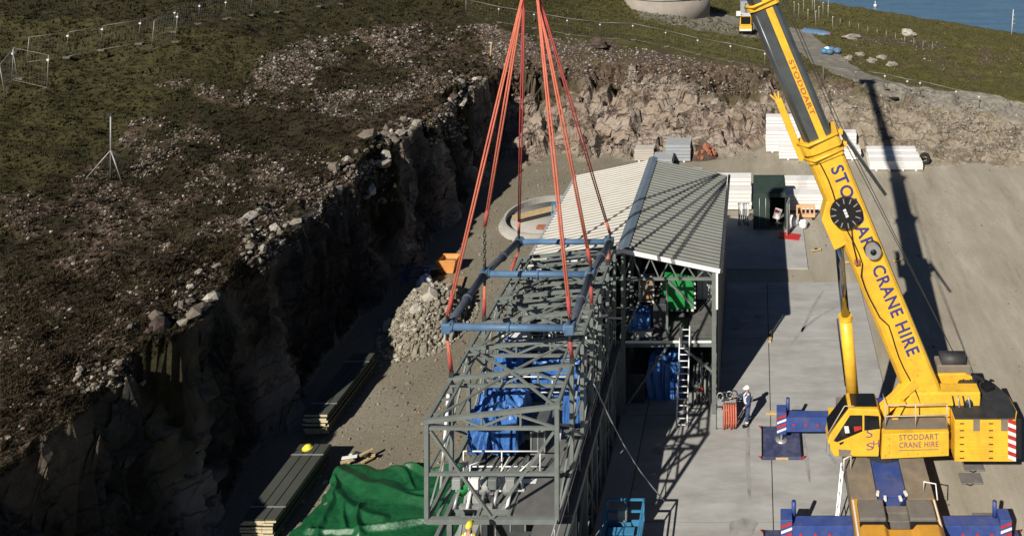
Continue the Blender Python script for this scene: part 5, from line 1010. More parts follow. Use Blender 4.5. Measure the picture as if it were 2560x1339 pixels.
t = thing('red_board', 'flat red board lying on the ground by the container door', 'panel', (2.4, 54.9, .0)); MB().cbox((2.35, 55.2, .1), (1.5, .85, .07), rz=R(-14)).build('plate', 'red_paint', t); MB().cbox((2.35, 55.2, .04), (1.2, .15, .06), rz=R(-14)).build('batten', 'timber', t)
for k, (u, v, ln, rz, lb) in enumerate(((1926, 842, 1.0, 85, 'timber baulk standing on the slab at the edge of the building shadow'), (2107, 830, .9, 80, 'timber baulk half hidden behind the yellow cylinder barrel'), (2130, 655, .9, 4, 'timber baulk on the ground left of the boom lettering'), (2245, 650, .7, 30, 'short timber offcut between the boom and its shadow'), (1970, 1033, 2.1, 0, 'long thin board lying behind the blue outrigger beam'), (2040, 625, .7, 20, 'broken timber piece on the ground behind the slab edge'))):
    p = at(u, v, .1); t = thing('timber_baulk', lb, 'timber', (p.x, p.y, .06), 'loose timber on the ground'); MB().cbox((p.x, p.y, .13), (ln, .16, .12), rz=R(rz)).build('baulk', 'timber', t, bevel=.01); MB().cbox((p.x, p.y, .2), (ln * .3, .17, .02), rz=R(rz)).build('strap', 'dark_steel', t)
for k, (u0, u1, v0, v1, lb) in enumerate(((2412, 2452, 1150, 1178, 'dark rubber pad on the gravel below the counterweight, upper of two'), (2404, 2449, 1184, 1211, 'dark rubber pad on the gravel below the counterweight, lower of two'), (2436, 2484, 1284, 1306, 'dark rubber pad on the gravel by the right outrigger beam'))):
    a, b = at(u0, v1), at(u1, v0); t = thing('rubber_pad', lb, 'pad', (a.x, a.y, 0), 'rubber pads on the gravel'); bx('pad', 'deck_grey', t, a.x, b.x, a.y, b.y, .0, .07, .02); tb('handle', 'black', t, [(a.x + .2, a.y - .01, .05), (a.x + .35, a.y - .1, .05), (a.x + .5, a.y - .01, .05)], .02, 6)

# ------------------------------------------------------------------ round concrete base left of the building
TC = Vector((-15.4, 57.8, 0)); t = thing('circular_foundation', 'round concrete tank base with a low wall beside the rock cut', 'tank base', tuple(TC))
mb = MB(); n_ = 56; ring = [(3.2, 0), (3.2, .5), (3.02, .5), (3.02, .06)]
for k in range(n_):
    for r_, z_ in ring: mb.v.append((TC.x + r_ * math.cos(6.2832 * k / n_), TC.y + r_ * math.sin(6.2832 * k / n_), z_))
for k in range(n_):
    for q in range(3): a = k * 4 + q; b = ((k + 1) % n_) * 4 + q; mb.f.append((a, b, b + 1, a + 1))
mb.build('wall', 'concrete', t); tb('floor', 'concrete', t, [TC + Vector((0, 0, .02)), TC + Vector((0, 0, .08))], 3.04, 56); tb('apron', 'concrete', t, [TC + Vector((0, 0, -.05)), TC + Vector((0, 0, .04))], 3.5, 56)
t = thing('scaffold_plank', 'pale planks laid across the round tank base', 'planks', (-15.2, 58.2, .85))
for k in range(3): MB().beam((-17.9 + .12 * k, 57.3 - .26 * k, .54), (-13.2 + .12 * k, 60.2 - .26 * k, .54), .22, .05).build('plank', 'timber', t)
t = thing('work_stand', 'small cyan work stand inside the round tank base', 'stand', (-14.9, 57.6, .14))
for a, b in (((-15.1, 57.4, .14), (-15.0, 57.6, 1.3)), ((-14.5, 57.4, .14), (-14.6, 57.6, 1.3)), ((-14.8, 58.0, .14), (-14.8, 57.7, 1.3))): bm_('leg', 'cyan_paint', t, a, b, .08)
bx('top', 'cyan_paint', t, -15.1, -14.5, 57.45, 57.85, 1.28, 1.36)
t = thing('red_battens', 'red painted battens lying in the round tank base', 'battens', (-14.8, 56.4, .14))
for k in range(3): MB().cbox((-14.9, 56.1 + k * .28, .2), (1.9, .1, .1), rz=R(-6 + 5 * k)).build('batten', 'brick_red', t)

# ------------------------------------------------------------------ rubble heap with its stones
HX, HY = -18.95, 45.2
def heap_h(x, y): q = ((x - HX) / 2.05) ** 2 + ((y - HY) / 2.9) ** 2; return 1.75 * max(0, 1 - q) ** .75
ro = thing('rubble_heap', 'heap of broken grey rock beside the edge of the shadow', 'rubble heap', (HX, HY, 0))
MB().grid(lambda i, j: (HX + 2.05 * j * math.cos(6.2832 * i), HY + 2.9 * j * math.sin(6.2832 * i), heap_h(HX + 2.05 * j * math.cos(6.2832 * i), HY + 2.9 * j * math.sin(6.2832 * i)) - .06), 40, 14).build('core', 'rock_heap', ro)
smesh = []
for k in range(8):
    V_ = IV * (1 + rng.uniform(-.25, .25, (12, 1))) * rng.uniform(.6, 1.2, (1, 3)); me = fast_mesh('stone', V_, IF, [M[('rock_heap', 'rock_heap', 'rock_heap', 'rock_pale')[k % 4]]]); smesh.append(me)
def stone_part(parent, c, s, org, name='stone'):
    o = bpy.data.objects.new(name, random.choice(smesh)); COL.objects.link(o); o.parent = parent; o.location = Vector(c) - Vector(org); o.rotation_euler = [random.uniform(0, 6.28) for _ in range(3)]
    o.scale = (s * random.uniform(.8, 1.3), s * random.uniform(.8, 1.2), s * random.uniform(.6, 1)); return o
for k in range(290):
    a, q = random.uniform(0, 6.2832), math.sqrt(random.random()) * 1.06; x, y = HX + 2.05 * q * math.cos(a), HY + 2.9 * q * math.sin(a)
    s = random.choice((.10, .12, .15, .18, .22)) if random.random() > .08 else random.uniform(.3, .5); stone_part(ro, (x, y, heap_h(x, y) + .02), s, ro['org'])
k = 2600; a = rng.uniform(0, 6.2832, k); q = np.sqrt(rng.random(k)) * 1.25; xx, yy = HX + 2.05 * q * np.cos(a), HY + 2.9 * q * np.sin(a); hz = 1.75 * np.maximum(0, 1 - q * q) ** .75
o = stones('small_stones', np.stack([xx, yy, hz], 1) - np.array(ro['org']), np.clip(rng.lognormal(-2.75, .4, k), .03, .16), ['rock_heap', 'rock_heap', 'rock_pale'], None, None); o.parent = ro
def boulder(label, u, v, size, m='rock', seed=0, z=None):
    p = gp(u, v); r_ = np.random.default_rng(seed); mb = MB(); ph = r_.uniform(0, 6, 9)
    def fn(i, j):
        a, b = 6.2832 * i, (j - .5) * math.pi; d = Vector((math.cos(a) * math.cos(b), math.sin(a) * math.cos(b), math.sin(b)))
        f = 1 + .18 * math.sin(3 * d.x + ph[0]) * math.cos(4 * d.y + ph[1]) + .14 * math.sin(6 * d.z + ph[2] + 3 * d.x) + .08 * math.sin(11 * d.y + ph[3]); f = round(f * 7) / 7
        return (p.x + d.x * f * size[0], p.y + d.y * f * size[1], p.z + d.z * f * size[2] + size[2] * .4)
    mb.grid(fn, 14, 9); return tag(mb.build('boulder', m, None), label, 'boulder', 'single boulders')
boulder('dark brown round boulder under the fence behind the slings', 1495, 118, (1.0, .9, .75), 'peat', 1)
boulder('pale long slab of rock on the lip of the dark cut', 622, 548, (.3, .9, .2), 'rock_pale', 2); boulder('pale square stone at the foot of the orange sling, beside the rubble heap', 1102, 745, (.5, .45, .4), 'rock_pale', 3)
boulder('pale boulder on the far slope above the blue heap', 2270, 88, (1.1, 1.0, .65), 'rock_pale', 4); boulder('low flat boulder on the far slope left of the pale boulder', 2130, 97, (1.2, 1.0, .45), 'rock', 5)
for k, (u, v) in enumerate(((2150, 140), (2180, 155), (2205, 148), (2230, 165), (2120, 150))): boulder(f'weathered rock in the grass right of the track, {("first", "second", "third", "fourth", "fifth")[(1, 2, 3, 4, 0)[k]]} from the left', u, v, (.6, .5, .35), 'rock', 30 + k)
# ------------------------------------------------------------------ things beside the heap
t = thing('orange_tub', 'open orange plastic tub in front of the dark rock cut', 'tub', (-20.0, 50.6, 0))
mb = MB(); bo = [(-.55, -.38), (.62, -.38), (.62, .38), (-.4, .38)]; mb.add([(-20.05 + a * .75, 50.7 + b * .8, .05) for a, b in bo] + [(-20.05 + a * 1.08, 50.7 + b * 1.15, .88) for a, b in bo], [(0, 1, 2, 3), (0, 1, 5, 4), (1, 2, 6, 5), (2, 3, 7, 6), (3, 0, 4, 7)])
o = mb.build('shell', 'orange', t); m_ = o.modifiers.new('thick', 'SOLIDIFY'); m_.thickness = .05
for a, b in (((-20.68, 50.25, .9), (-19.37, 50.25, .9)), ((-20.5, 51.14, .9), (-19.37, 51.14, .9))): bm_('rim', 'orange', t, a, b, .07)
bx('contents', 'ply', t, -20.4, -19.6, 50.45, 50.95, .3, .72)
t = thing('plywood_sheet', 'brown sheet of plywood lying on the gravel by the rubble heap', 'plywood', (-19.3, 48.7, 0)); MB().prism([(-20.4, 47.6), (-19.0, 47.3), (-18.35, 48.6), (-18.6, 49.9), (-19.6, 49.6), (-20.0, 48.6)], 'z', .12, .17).build('sheet', 'ply', t); MB().prism([(-20.9, 47.9), (-19.6, 47.0), (-18.9, 47.4), (-20.2, 48.4)], 'z', .19, .23).build('offcut', 'ply', t); bx('batten', 'timber', t, -19.8, -18.7, 48.3, 48.4, .0, .12)
sack('white rubble sack between the plywood and the dark cut', (-20.65, 48.6, 0), .42, .5, .42, seed=7)
t = thing('blue_trestle', 'blue metal trestle standing in the shade of the cut', 'trestle', (-21.2, 49.2, 0))
for a, b in (((-22.3, 49.0, .02), (-22.2, 49.3, .95)), ((-22.2, 49.6, .02), (-22.2, 49.3, .95)), ((-20.6, 49.0, .02), (-20.7, 49.3, .95)), ((-20.7, 49.6, .02), (-20.7, 49.3, .95)), ((-22.3, 49.3, .98), (-20.6, 49.3, .98)), ((-22.2, 49.1, .5), (-20.7, 49.1, .5))): bm_('bar', 'crane_blue', t, a, b, .08)
t = thing('drain_grate', 'dark plastic crate lying beside the rubble heap', 'crate', (-19.9, 50.0, 0)); MB().cbox((-20.9, 50.2, .25), (.8, .6, .5), rz=.4).build('box', 'dark_steel', t, bevel=.02); MB().cbox((-20.9, 50.2, .53), (.86, .66, .05), rz=.4).build('lid', 'grey_box', t)
# red rubble by the rock face
rr = thing('brick_rubble', 'heap of dark red rubble at the foot of the rock face', 'rubble', (-4.9, 70.0, 0))
MB().grid(lambda i, j: (-4.9 + 1.5 * j * math.cos(6.2832 * i), 70.0 + 1.1 * j * math.sin(6.2832 * i), 1.0 * (1 - j * j) - .05), 20, 6).build('core', 'peat', rr)
bmesh_ = [fast_mesh('lump', IV * (1 + rng.uniform(-.3, .3, (12, 1))), IF, [M['brick_red']]) for _ in range(3)]
for k in range(46):
    a, q = random.uniform(0, 6.28), math.sqrt(random.random()); o = bpy.data.objects.new('lump', random.choice(bmesh_)); COL.objects.link(o); o.parent = rr; s = random.uniform(.1, .28)
    o.location = (1.5 * q * math.cos(a), 1.1 * q * math.sin(a), 1.0 * (1 - q * q) + .02); o.scale = (s * 1.3, s, s * .8); o.rotation_euler = [random.uniform(0, 6) for _ in range(3)]

# ------------------------------------------------------------------ crumpled green tarpaulin on the ground
tx0, tx1, ty0, ty1 = -18.6, -11.9, 25.5, 34.5
NU, NV = 200, 230
gx, gy = np.meshgrid(np.linspace(0, 1, NU), np.linspace(0, 1, NV)); X_ = tx0 + (tx1 - tx0) * gx; Y2 = ty0 + (ty1 - ty0) * gy
wx, wy = X_ + .35 * fbm(X_ / 2.0, Y2 / 2.0, 261, 2), Y2 + .35 * fbm(X_ / 2.0, Y2 / 2.0, 263, 2); zt = .07 + .05 * fbm(X_ / .7, Y2 / .7, 265, 3) + .025 * np.abs(fbm(X_ / .22, Y2 / .22, 267, 2)) + .12 * np.maximum(0, fbm(X_ / 2.4, Y2 / 2.4, 269, 2))
cr_ = [(-18.4, 34.0, -12.5, 32.0, .26, .5), (-18.5, 33.2, -15, 31.7, .2, .4), (-17.8, 31.1, -12.2, 31.5, .24, .26), (-18, 30.3, -12.4, 30.6, .2, .24), (-17.9, 29.2, -12, 29.7, .2, .5), (-18.3, 33.6, -17.2, 30.8, .2, .35), (-16.2, 34.4, -14.5, 33.2, .18, .3), (-15.6, 34.25, -12, 34.1, .3, .28), (-17.5, 28, -12, 28.3, .4, .5), (-16.2, 32.4, -15.7, 31, .25, .3), (-17.2, 32.6, -16.2, 31.3, .16, .25), (-14.8, 32.9, -12.3, 33.4, .16, .4), (-17.9, 26.8, -12.2, 27.0, .3, .5)]
for x0_, y0_, x1_, y1_, A2, w2 in cr_:
    vx, vy = x1_ - x0_, y1_ - y0_; t_ = np.clip(((wx - x0_) * vx + (wy - y0_) * vy) / (vx * vx + vy * vy), 0, 1); d_ = np.hypot(wx - x0_ - t_ * vx, wy - y0_ - t_ * vy)
    zt = np.maximum(zt, zt * .4 + A2 * np.maximum(0, 1 - d_ / w2) ** 1.15)
edge = np.minimum(np.minimum(gx, 1 - gx), np.minimum(gy, 1 - gy)); zt = .03 + (zt - .03) * np.clip(edge / .02, 0, 1)
X_ = X_ + .6 * fbm(Y2 / 1.1, X_ * 0, 240, 3) * np.clip(1 - gx * 3, 0, 1) + .5 * (gy - .5) * np.clip(1 - gx * 2, 0, 1); Y2 = Y2 + .3 * fbm(X_ / 1.1, Y2 * 0, 245, 3) * np.clip(gy * 3 - 2, 0, 1)
ii = np.arange(NU * NV).reshape(NV, NU); tq = np.stack([ii[:-1, :-1], ii[:-1, 1:], ii[1:, 1:], ii[1:, :-1]], -1).reshape(-1, 4)
o = bpy.data.objects.new('tarpaulin', fast_mesh('tarpaulin', np.stack([X_, Y2, zt], -1).reshape(-1, 3), tq, [M['tarp_green']], True)); COL.objects.link(o); tag(o, 'big crumpled green tarpaulin spread on the ground left of the steel module', 'tarpaulin')
t = thing('scrap_pile', 'small pile of broken timber and offcuts on the far edge of the green tarpaulin', 'scrap', (-17.6, 34.5, .1))
for k in range(8): r_ = random.Random(k); MB().cbox((-17.7 + r_.uniform(-.6, .6), 34.5 + r_.uniform(-.2, .3), .18 + .05 * k), (r_.uniform(.3, .8), .12, .06), rz=r_.uniform(0, 3)).build('piece', ('timber', 'dark_steel', 'timber', 'white_paint')[k % 4], t)

# ------------------------------------------------------------------ sling stand by the building corner, cyan access platform
t = thing('sling_stand', 'grey stillage with orange slings hung over its front by the building corner', 'stillage', (-1.4, 37.0, .06))
for x in (-1.85, -.95):
    for y in (36.7, 37.4): bx('post', 'dark_steel', t, x - .03, x + .03, y - .03, y + .03, .07, 1.15)
for z_ in (.2, .62, 1.1): bm_('rail', 'dark_steel', t, (-1.85, 36.7, z_), (-.95, 36.7, z_), .05); bm_('rail', 'dark_steel', t, (-1.85, 37.4, z_), (-.95, 37.4, z_), .05)
bx('back_panel', 'grey_box', t, -1.85, -.95, 37.3, 37.36, .1, 1.05); bx('side_panel', 'grey_box', t, -1.84, -1.55, 36.64, 36.68, .15, 1.0)
for k in range(6): x = -1.5 + k * .11; tb('hung_sling', 'sling_orange', t, [(x, 36.9, 1.14), (x, 36.64, 1.12), (x + .02, 36.6, .5), (x - .01, 36.6, .12 + .05 * (k % 3))], .045, 6)
for k in range(4): tb('coil', ('galv', 'dark_steel')[k % 2], t, [(-1.7 + .22 * k + .15 * math.cos(a), 37.0 + .05 * k, 1.2 + .18 + .18 * math.sin(a)) for a in np.linspace(0, 6.28, 10)], .03, 5)
t = thing('access_platform', 'cyan scissor lift platform parked in the shade of the hanging module', 'scissor lift', (-5.2, 29.3, .06)); C_ = 'cyan_paint'
ax0, ax1, ay0, ay1 = -5.75, -4.35, 28.3, 30.2
bx('chassis', C_, t, ax0, ax1, ay0, ay1, .35, .75, .03)
for x in (ax0 - .08, ax1 - .12):
    for y in (28.6, 29.9): tb('wheel', 'rubber', t, [(x, y, .36), (x + .2, y, .36)], .3, 14)
for k in range(2):
    for x in (ax0 + .25, ax1 - .25): bm_('scissor_arm', C_, t, (x, ay0 + .2, .78 + k * .12), (x, ay1 - .2, .95 - k * .12), .07, .1)
bx('platform', 'dark_steel', t, ax0, ax1, ay0, ay1, 1.0, 1.08)
for x0_, x1_, y0_, y1_ in ((ax0, ax1, ay0, ay0), (ax0, ax1, ay1, ay1), (ax0, ax0, ay0, ay1), (ax1, ax1, ay0, ay1)):
    for z_ in (1.2, 1.65, 2.1): bm_('guard_rail', C_, t, (x0_, y0_, z_), (x1_, y1_, z_), .06 if z_ > 1.3 else .03, .06 if z_ > 1.3 else .22)
for x in (ax0, (ax0 + ax1) / 2, ax1):
    for y in (ay0, ay1): bm_('guard_post', C_, t, (x, y, 1.08), (x, y, 2.12), .06)
bx('control_box', 'grey_box', t, -5.3, -4.95, 29.85, 30.1, 1.5, 1.95, .03); bx('tray', C_, t, -5.6, -4.6, 29.3, 29.6, 1.5, 1.55); bx('tool_box', C_, t, -5.0, -4.4, 28.4, 29.0, 1.1, 1.35, .02)

# ------------------------------------------------------------------ fences
def fence_panel(a, b, label, group, h=2.0, lean=0.0, r=.026, light=False):
    a, b = Vector(a), Vector(b); t = thing('fence_panel', label, 'fence', tuple(a), group); up = Vector((lean, 0, h)); m = 'fence_steel'
    tb('post', m, t, [a, a + up], r, 6); tb('post', m, t, [b, b + up], r, 6); tb('rail', m, t, [a + up, b + up], r * (.55 if lean > 0 else 1), 6); tb('rail', m, t, [a + up * .06, b + up * .06], r * .5, 6)
    mb = MB()
    for k in range(1, 12): q = a.lerp(b, k / 12); mb.tube([q + up * .06, q + up], .002, 3)
    for k in range(1, 5): mb.tube([a + up * k / 5, b + up * k / 5], .002, 3)
    mb.build('wire_mesh', m, t); MB().cbox(b + Vector((.1, 0, .07)), (.6, .24, .14)).build('foot_block', 'rock_mid', t); MB().cbox(b + up * .86, (.16, .12, .12)).build('clamp', 'white_paint', t); return t
ordn = ('first', 'second', 'third', 'fourth', 'fifth', 'sixth', 'seventh', 'eighth', 'ninth', 'tenth', 'eleventh', 'twelfth')
fl = [gp(u, v) for u, v in ((66, 160), (164, 146), (250, 128), (345, 112), (432, 82), (494, 62), (560, 50), (625, 40), (690, 32), (795, 18), (850, 12))]
for k, (a, b) in enumerate(zip(fl[:-1], fl[1:])): fence_panel(a, b, f'wire fence panel on the dark moor, {ordn[k]} from the left', 'wire fence panels on the dark moor', 2.0, .22)
p = gp(14, 245); fence_panel(p, gp(45, 200), 'wire fence panel leaning at the left edge of the moor', 'loose fence panels', 2.2, -.4); p = gp(30, 205); fence_panel(p, p + Vector((3.2, -.8, -.3)), 'slack wire fence panel standing apart near the left edge', 'loose fence panels', 2.4, .1)
p = gp(378, 130); MB2 = fence_panel(p, p + Vector((.25, 2.2, .2)), 'wire fence panel seen edge on in the moor fence', 'loose fence panels', 2.5, .25)
fc = [gp(u, v) for u, v in ((1165, 38), (1247, 58), (1335, 72), (1418, 88), (1500, 98), (1582, 101), (1664, 118), (1744, 138), (1826, 156), (1912, 176))]
for k, (a, b) in enumerate(zip(fc[:-1], fc[1:])): fence_panel(a, b, f'wire fence panel above the back rock face, {ordn[k]} from the left', 'wire fence panels above the rock face', 2.0, .0)
fr_ = [gp(u, v) for u, v in ((2058, 204), (2140, 212), (2212, 222), (2268, 236), (2300, 240), (2390, 262), (2447, 275))]
for k, (a, b) in enumerate(zip(fr_[:-1], fr_[1:])): fence_panel(a, b, f'wire fence panel along the bank right of the boom, {ordn[k]} from the left', 'wire fence panels along the right bank', 1.5, .0)
# floodlight tripod, wooden stake, mast
p = gp(277, 448); t = thing('tripod_mast', 'thin white tripod mast standing in the rubble on the moor', 'mast', tuple(p)); top = p + Vector((0, 0, 3.6)); mid = p + Vector((0, 0, 1.6))
tb('pole', 'fence_steel', t, [p, top], .045, 6)
for dx, dy in ((-1.3, -.2), (.75, -.2), (.3, .9)): tb('leg', 'fence_steel', t, [p + Vector((dx, dy, 0)), mid], .04, 6)
MB().cbox(top, (.25, .2, .12)).build('lamp_head', 'dark_steel', t)
p = gp(1226, 142); t = thing('wooden_stake', 'pale wooden stake standing above the dark corner of the cut', 'stake', tuple(p)); bm_('stake', 'timber', t, p, p + Vector((.1, 0, 1.4)), .12); MB().cbox(p + Vector((.1, 0, 1.42)), (.16, .16, .06)).build('cap', 'white_paint', t)
p = gp(2529, 87); t = thing('signal_mast', 'thin white mast on the far headland against the sea', 'mast', tuple(p)); tb('pole', 'white_paint', t, [p, p + Vector((.3, 0, 4.2))], .09, 6, .05)
for k in range(3): tb('arm', 'galv', t, [p + Vector((.2, 0, 1.8 + k * .7)), p + Vector((.75, 0, 1.9 + k * .7))], .05, 5)
mat('tank_wall', (0.30, 0.265, 0.225), 0.9, var=0.12, scale=.6, dirt=(0.22, 0.19, 0.16), damt=.5)
# ------------------------------------------------------------------ far yard: tank wall, telehandler, shed, poles, boat
p = gp(1712, 46); cT = Vector((p.x - 3.4, p.y + 6.8, p.z - 1.6)); t = thing('round_tank', 'round pale concrete tank with a red railing at the top edge', 'tank', tuple(cT))
tb('wall', 'tank_wall', t, [cT, cT + Vector((0, 0, 4.2))], 6.8, 44); tb('coping', 'concrete', t, [cT + Vector((0, 0, 4.2)), cT + Vector((0, 0, 4.4))], 6.95, 44)
for k in range(22):
    a = 6.2832 * k / 22; q = cT + Vector((6.7 * math.cos(a), 6.7 * math.sin(a), 4.4)); tb('rail_post', 'red_paint', t, [q, q + Vector((0, 0, 1))], .05, 5)
for z_ in (4.9, 5.4): tb('railing', 'red_paint', t, [cT + Vector((6.7 * math.cos(a), 6.7 * math.sin(a), z_)) for a in np.linspace(0, 6.2832, 45)], .05, 5)
p = gp(1864, 88); t = thing('telehandler', 'small yellow site vehicle with dark cab parked behind the boom', 'vehicle', tuple(p)); x, y, z_ = p
bx('body', 'crane_yellow', t, x - .9, x + .9, y, y + 3.6, z_ + .5, z_ + 1.25, .06); cb = bx('cab', 'crane_yellow', t, x - .8, x + .8, y + .7, y + 2.2, z_ + 1.25, z_ + 2.6, .06)
bx('windscreen', 'glass_dark', cb, x - .68, x + .68, y + .66, y + .7, z_ + 1.4, z_ + 2.45); bx('roof', 'white_paint', cb, x - .85, x + .85, y + .6, y + 2.3, z_ + 2.6, z_ + 2.68)
for sx in (-1.0, .72):
    for sy in (.7, 2.9): tb('wheel', 'rubber', t, [(x + sx, y + sy, z_ + .5), (x + sx + .3, y + sy, z_ + .5)], .5, 14)
bx('bumper', 'white_paint', t, x - .85, x + .85, y - .12, y - .01, z_ + .6, z_ + .85); bx('sign_board', 'white_paint', t, x - 1.35, x - .7, y + .5, y + .55, z_ + 2.6, z_ + 3.3)
p = gp(1866, 40); t = thing('site_shed', 'narrow blue grey shed behind the yellow site vehicle', 'shed', tuple(p)); x, y, z_ = p
bx('wall', 'sheet_grey', t, x - 1.0, x + 1.4, y, y + 4, z_, z_ + 2.6)
for k in range(7): bx('cladding_rib', 'sheet_grey', t, x - .98 + k * .33, x - .88 + k * .33, y - .05, y - .002, z_ + .05, z_ + 2.58)
MB().prism([(x - 1.15, z_ + 2.6), (x + .2, z_ + 3.1), (x + 1.55, z_ + 2.6)], 'y', y - .2, y + 4.2).build('roof', 'sheet_grey', t); bx('door', 'ridge_blue', t, x - .3, x + .6, y - .07, y - .055, z_ + .05, z_ + 2.1)
r_ = random.Random(5)
for k, (u, v) in enumerate(((1985, 48), (1996, 56), (2008, 44), (2020, 62), (2036, 50), (2048, 66), (2058, 48), (2070, 58), (2082, 82), (2030, 36), (2072, 40), (2040, 78))):
    p = gp(u, v); t = thing('compound_post', f'thin upright post in the far compound round the blue sheets, {ordn[sorted((1985, 1996, 2008, 2020, 2036, 2048, 2058, 2070, 2082, 2030, 2072, 2040)).index(u)]} from the left', 'post', tuple(p), 'posts of the far compound'); h_ = r_.uniform(2.4, 3.2); tb('post', 'fence_steel', t, [p, p + Vector((r_.uniform(-.1, .1), 0, h_))], .055, 5); MB().cbox(p + Vector((0, 0, h_)), (.14, .14, .1)).build('cap', 'white_paint', t)
for k in range(11):
    u = 2100 + k * 23; v = 66 + k * 6.5; p = gp(u, v); t = thing('field_post', f'short wooden field post running towards the headland, {ordn[k]} from the left', 'post', tuple(p), 'field posts on the far slope'); tb('post', 'fence_steel', t, [p, p + Vector((.05, 0, 1.15))], .045, 5); MB().cbox(p + Vector((.05, 0, 1.27)), (.1, .1, .05)).build('cap', 'galv', t)
p = gp(2042, 88); t = thing('upturned_boat', 'blue sheeted boat with a red bow lying in the far compound', 'boat', tuple(p))
def hull(i, j):
    L_ = i * 2 - 1; w_ = .85 * (1 - max(0, L_) ** 2.2) ** .5 * (1 - .15 * max(0, -L_)); a = math.pi * j
    lx, ly, lz = 2.3 * L_, w_ * math.cos(a), .6 * math.sin(a) * (1 - .5 * max(0, L_) ** 3)
    c_, s_2 = math.cos(-.55), math.sin(-.55); return (p.x + lx * c_ - ly * s_2 + .2, p.y + lx * s_2 + ly * c_ + 1.2, p.z + lz - .02)
MB().grid(hull, 18, 8).build('hull', 'spreader_blue', t, smooth=True); tb('bow_band', 'red_paint', t, [hull(.9, 0), hull(.97, .0), hull(.99, .5), hull(.97, 1), hull(.9, 1)], .09, 6); tb('gunwale', 'red_paint', t, [hull(q, 0) for q in np.linspace(.55, .95, 8)], .07, 6)
p = gp(2075, 134); t = thing('blue_heap', 'small heap of blue and white bags beside the track', 'bags', tuple(p))
for k in range(7): a = r_.uniform(0, 6.28); q = Vector((p.x + 1.1 * math.cos(a) * r_.random(), p.y + .8 * math.sin(a), p.z)); MB().grid(lambda i, j: (q.x + .5 * math.cos(6.2832 * i) * math.cos((j - .5) * 3.14), q.y + .45 * math.sin(6.2832 * i) * math.cos((j - .5) * 3.14), q.z + .35 + .35 * math.sin((j - .5) * 3.14)), 10, 6).build('bag', ('spreader_blue', 'bag_white', 'cyan_paint')[k % 3], t, smooth=True)
p = Vector(((2188 - CU) * 57 / 378, F * 57 / 378, -30)); t = thing('marker_buoy', 'tiny white buoy floating on the sea off the headland', 'buoy', tuple(p)); tb('float', 'white_paint', t, [p, p + Vector((0, 0, 1.0))], .6, 10); tb('stick', 'white_paint', t, [p + Vector((0, 0, 1)), p + Vector((0, 0, 2.2))], .15, 6)

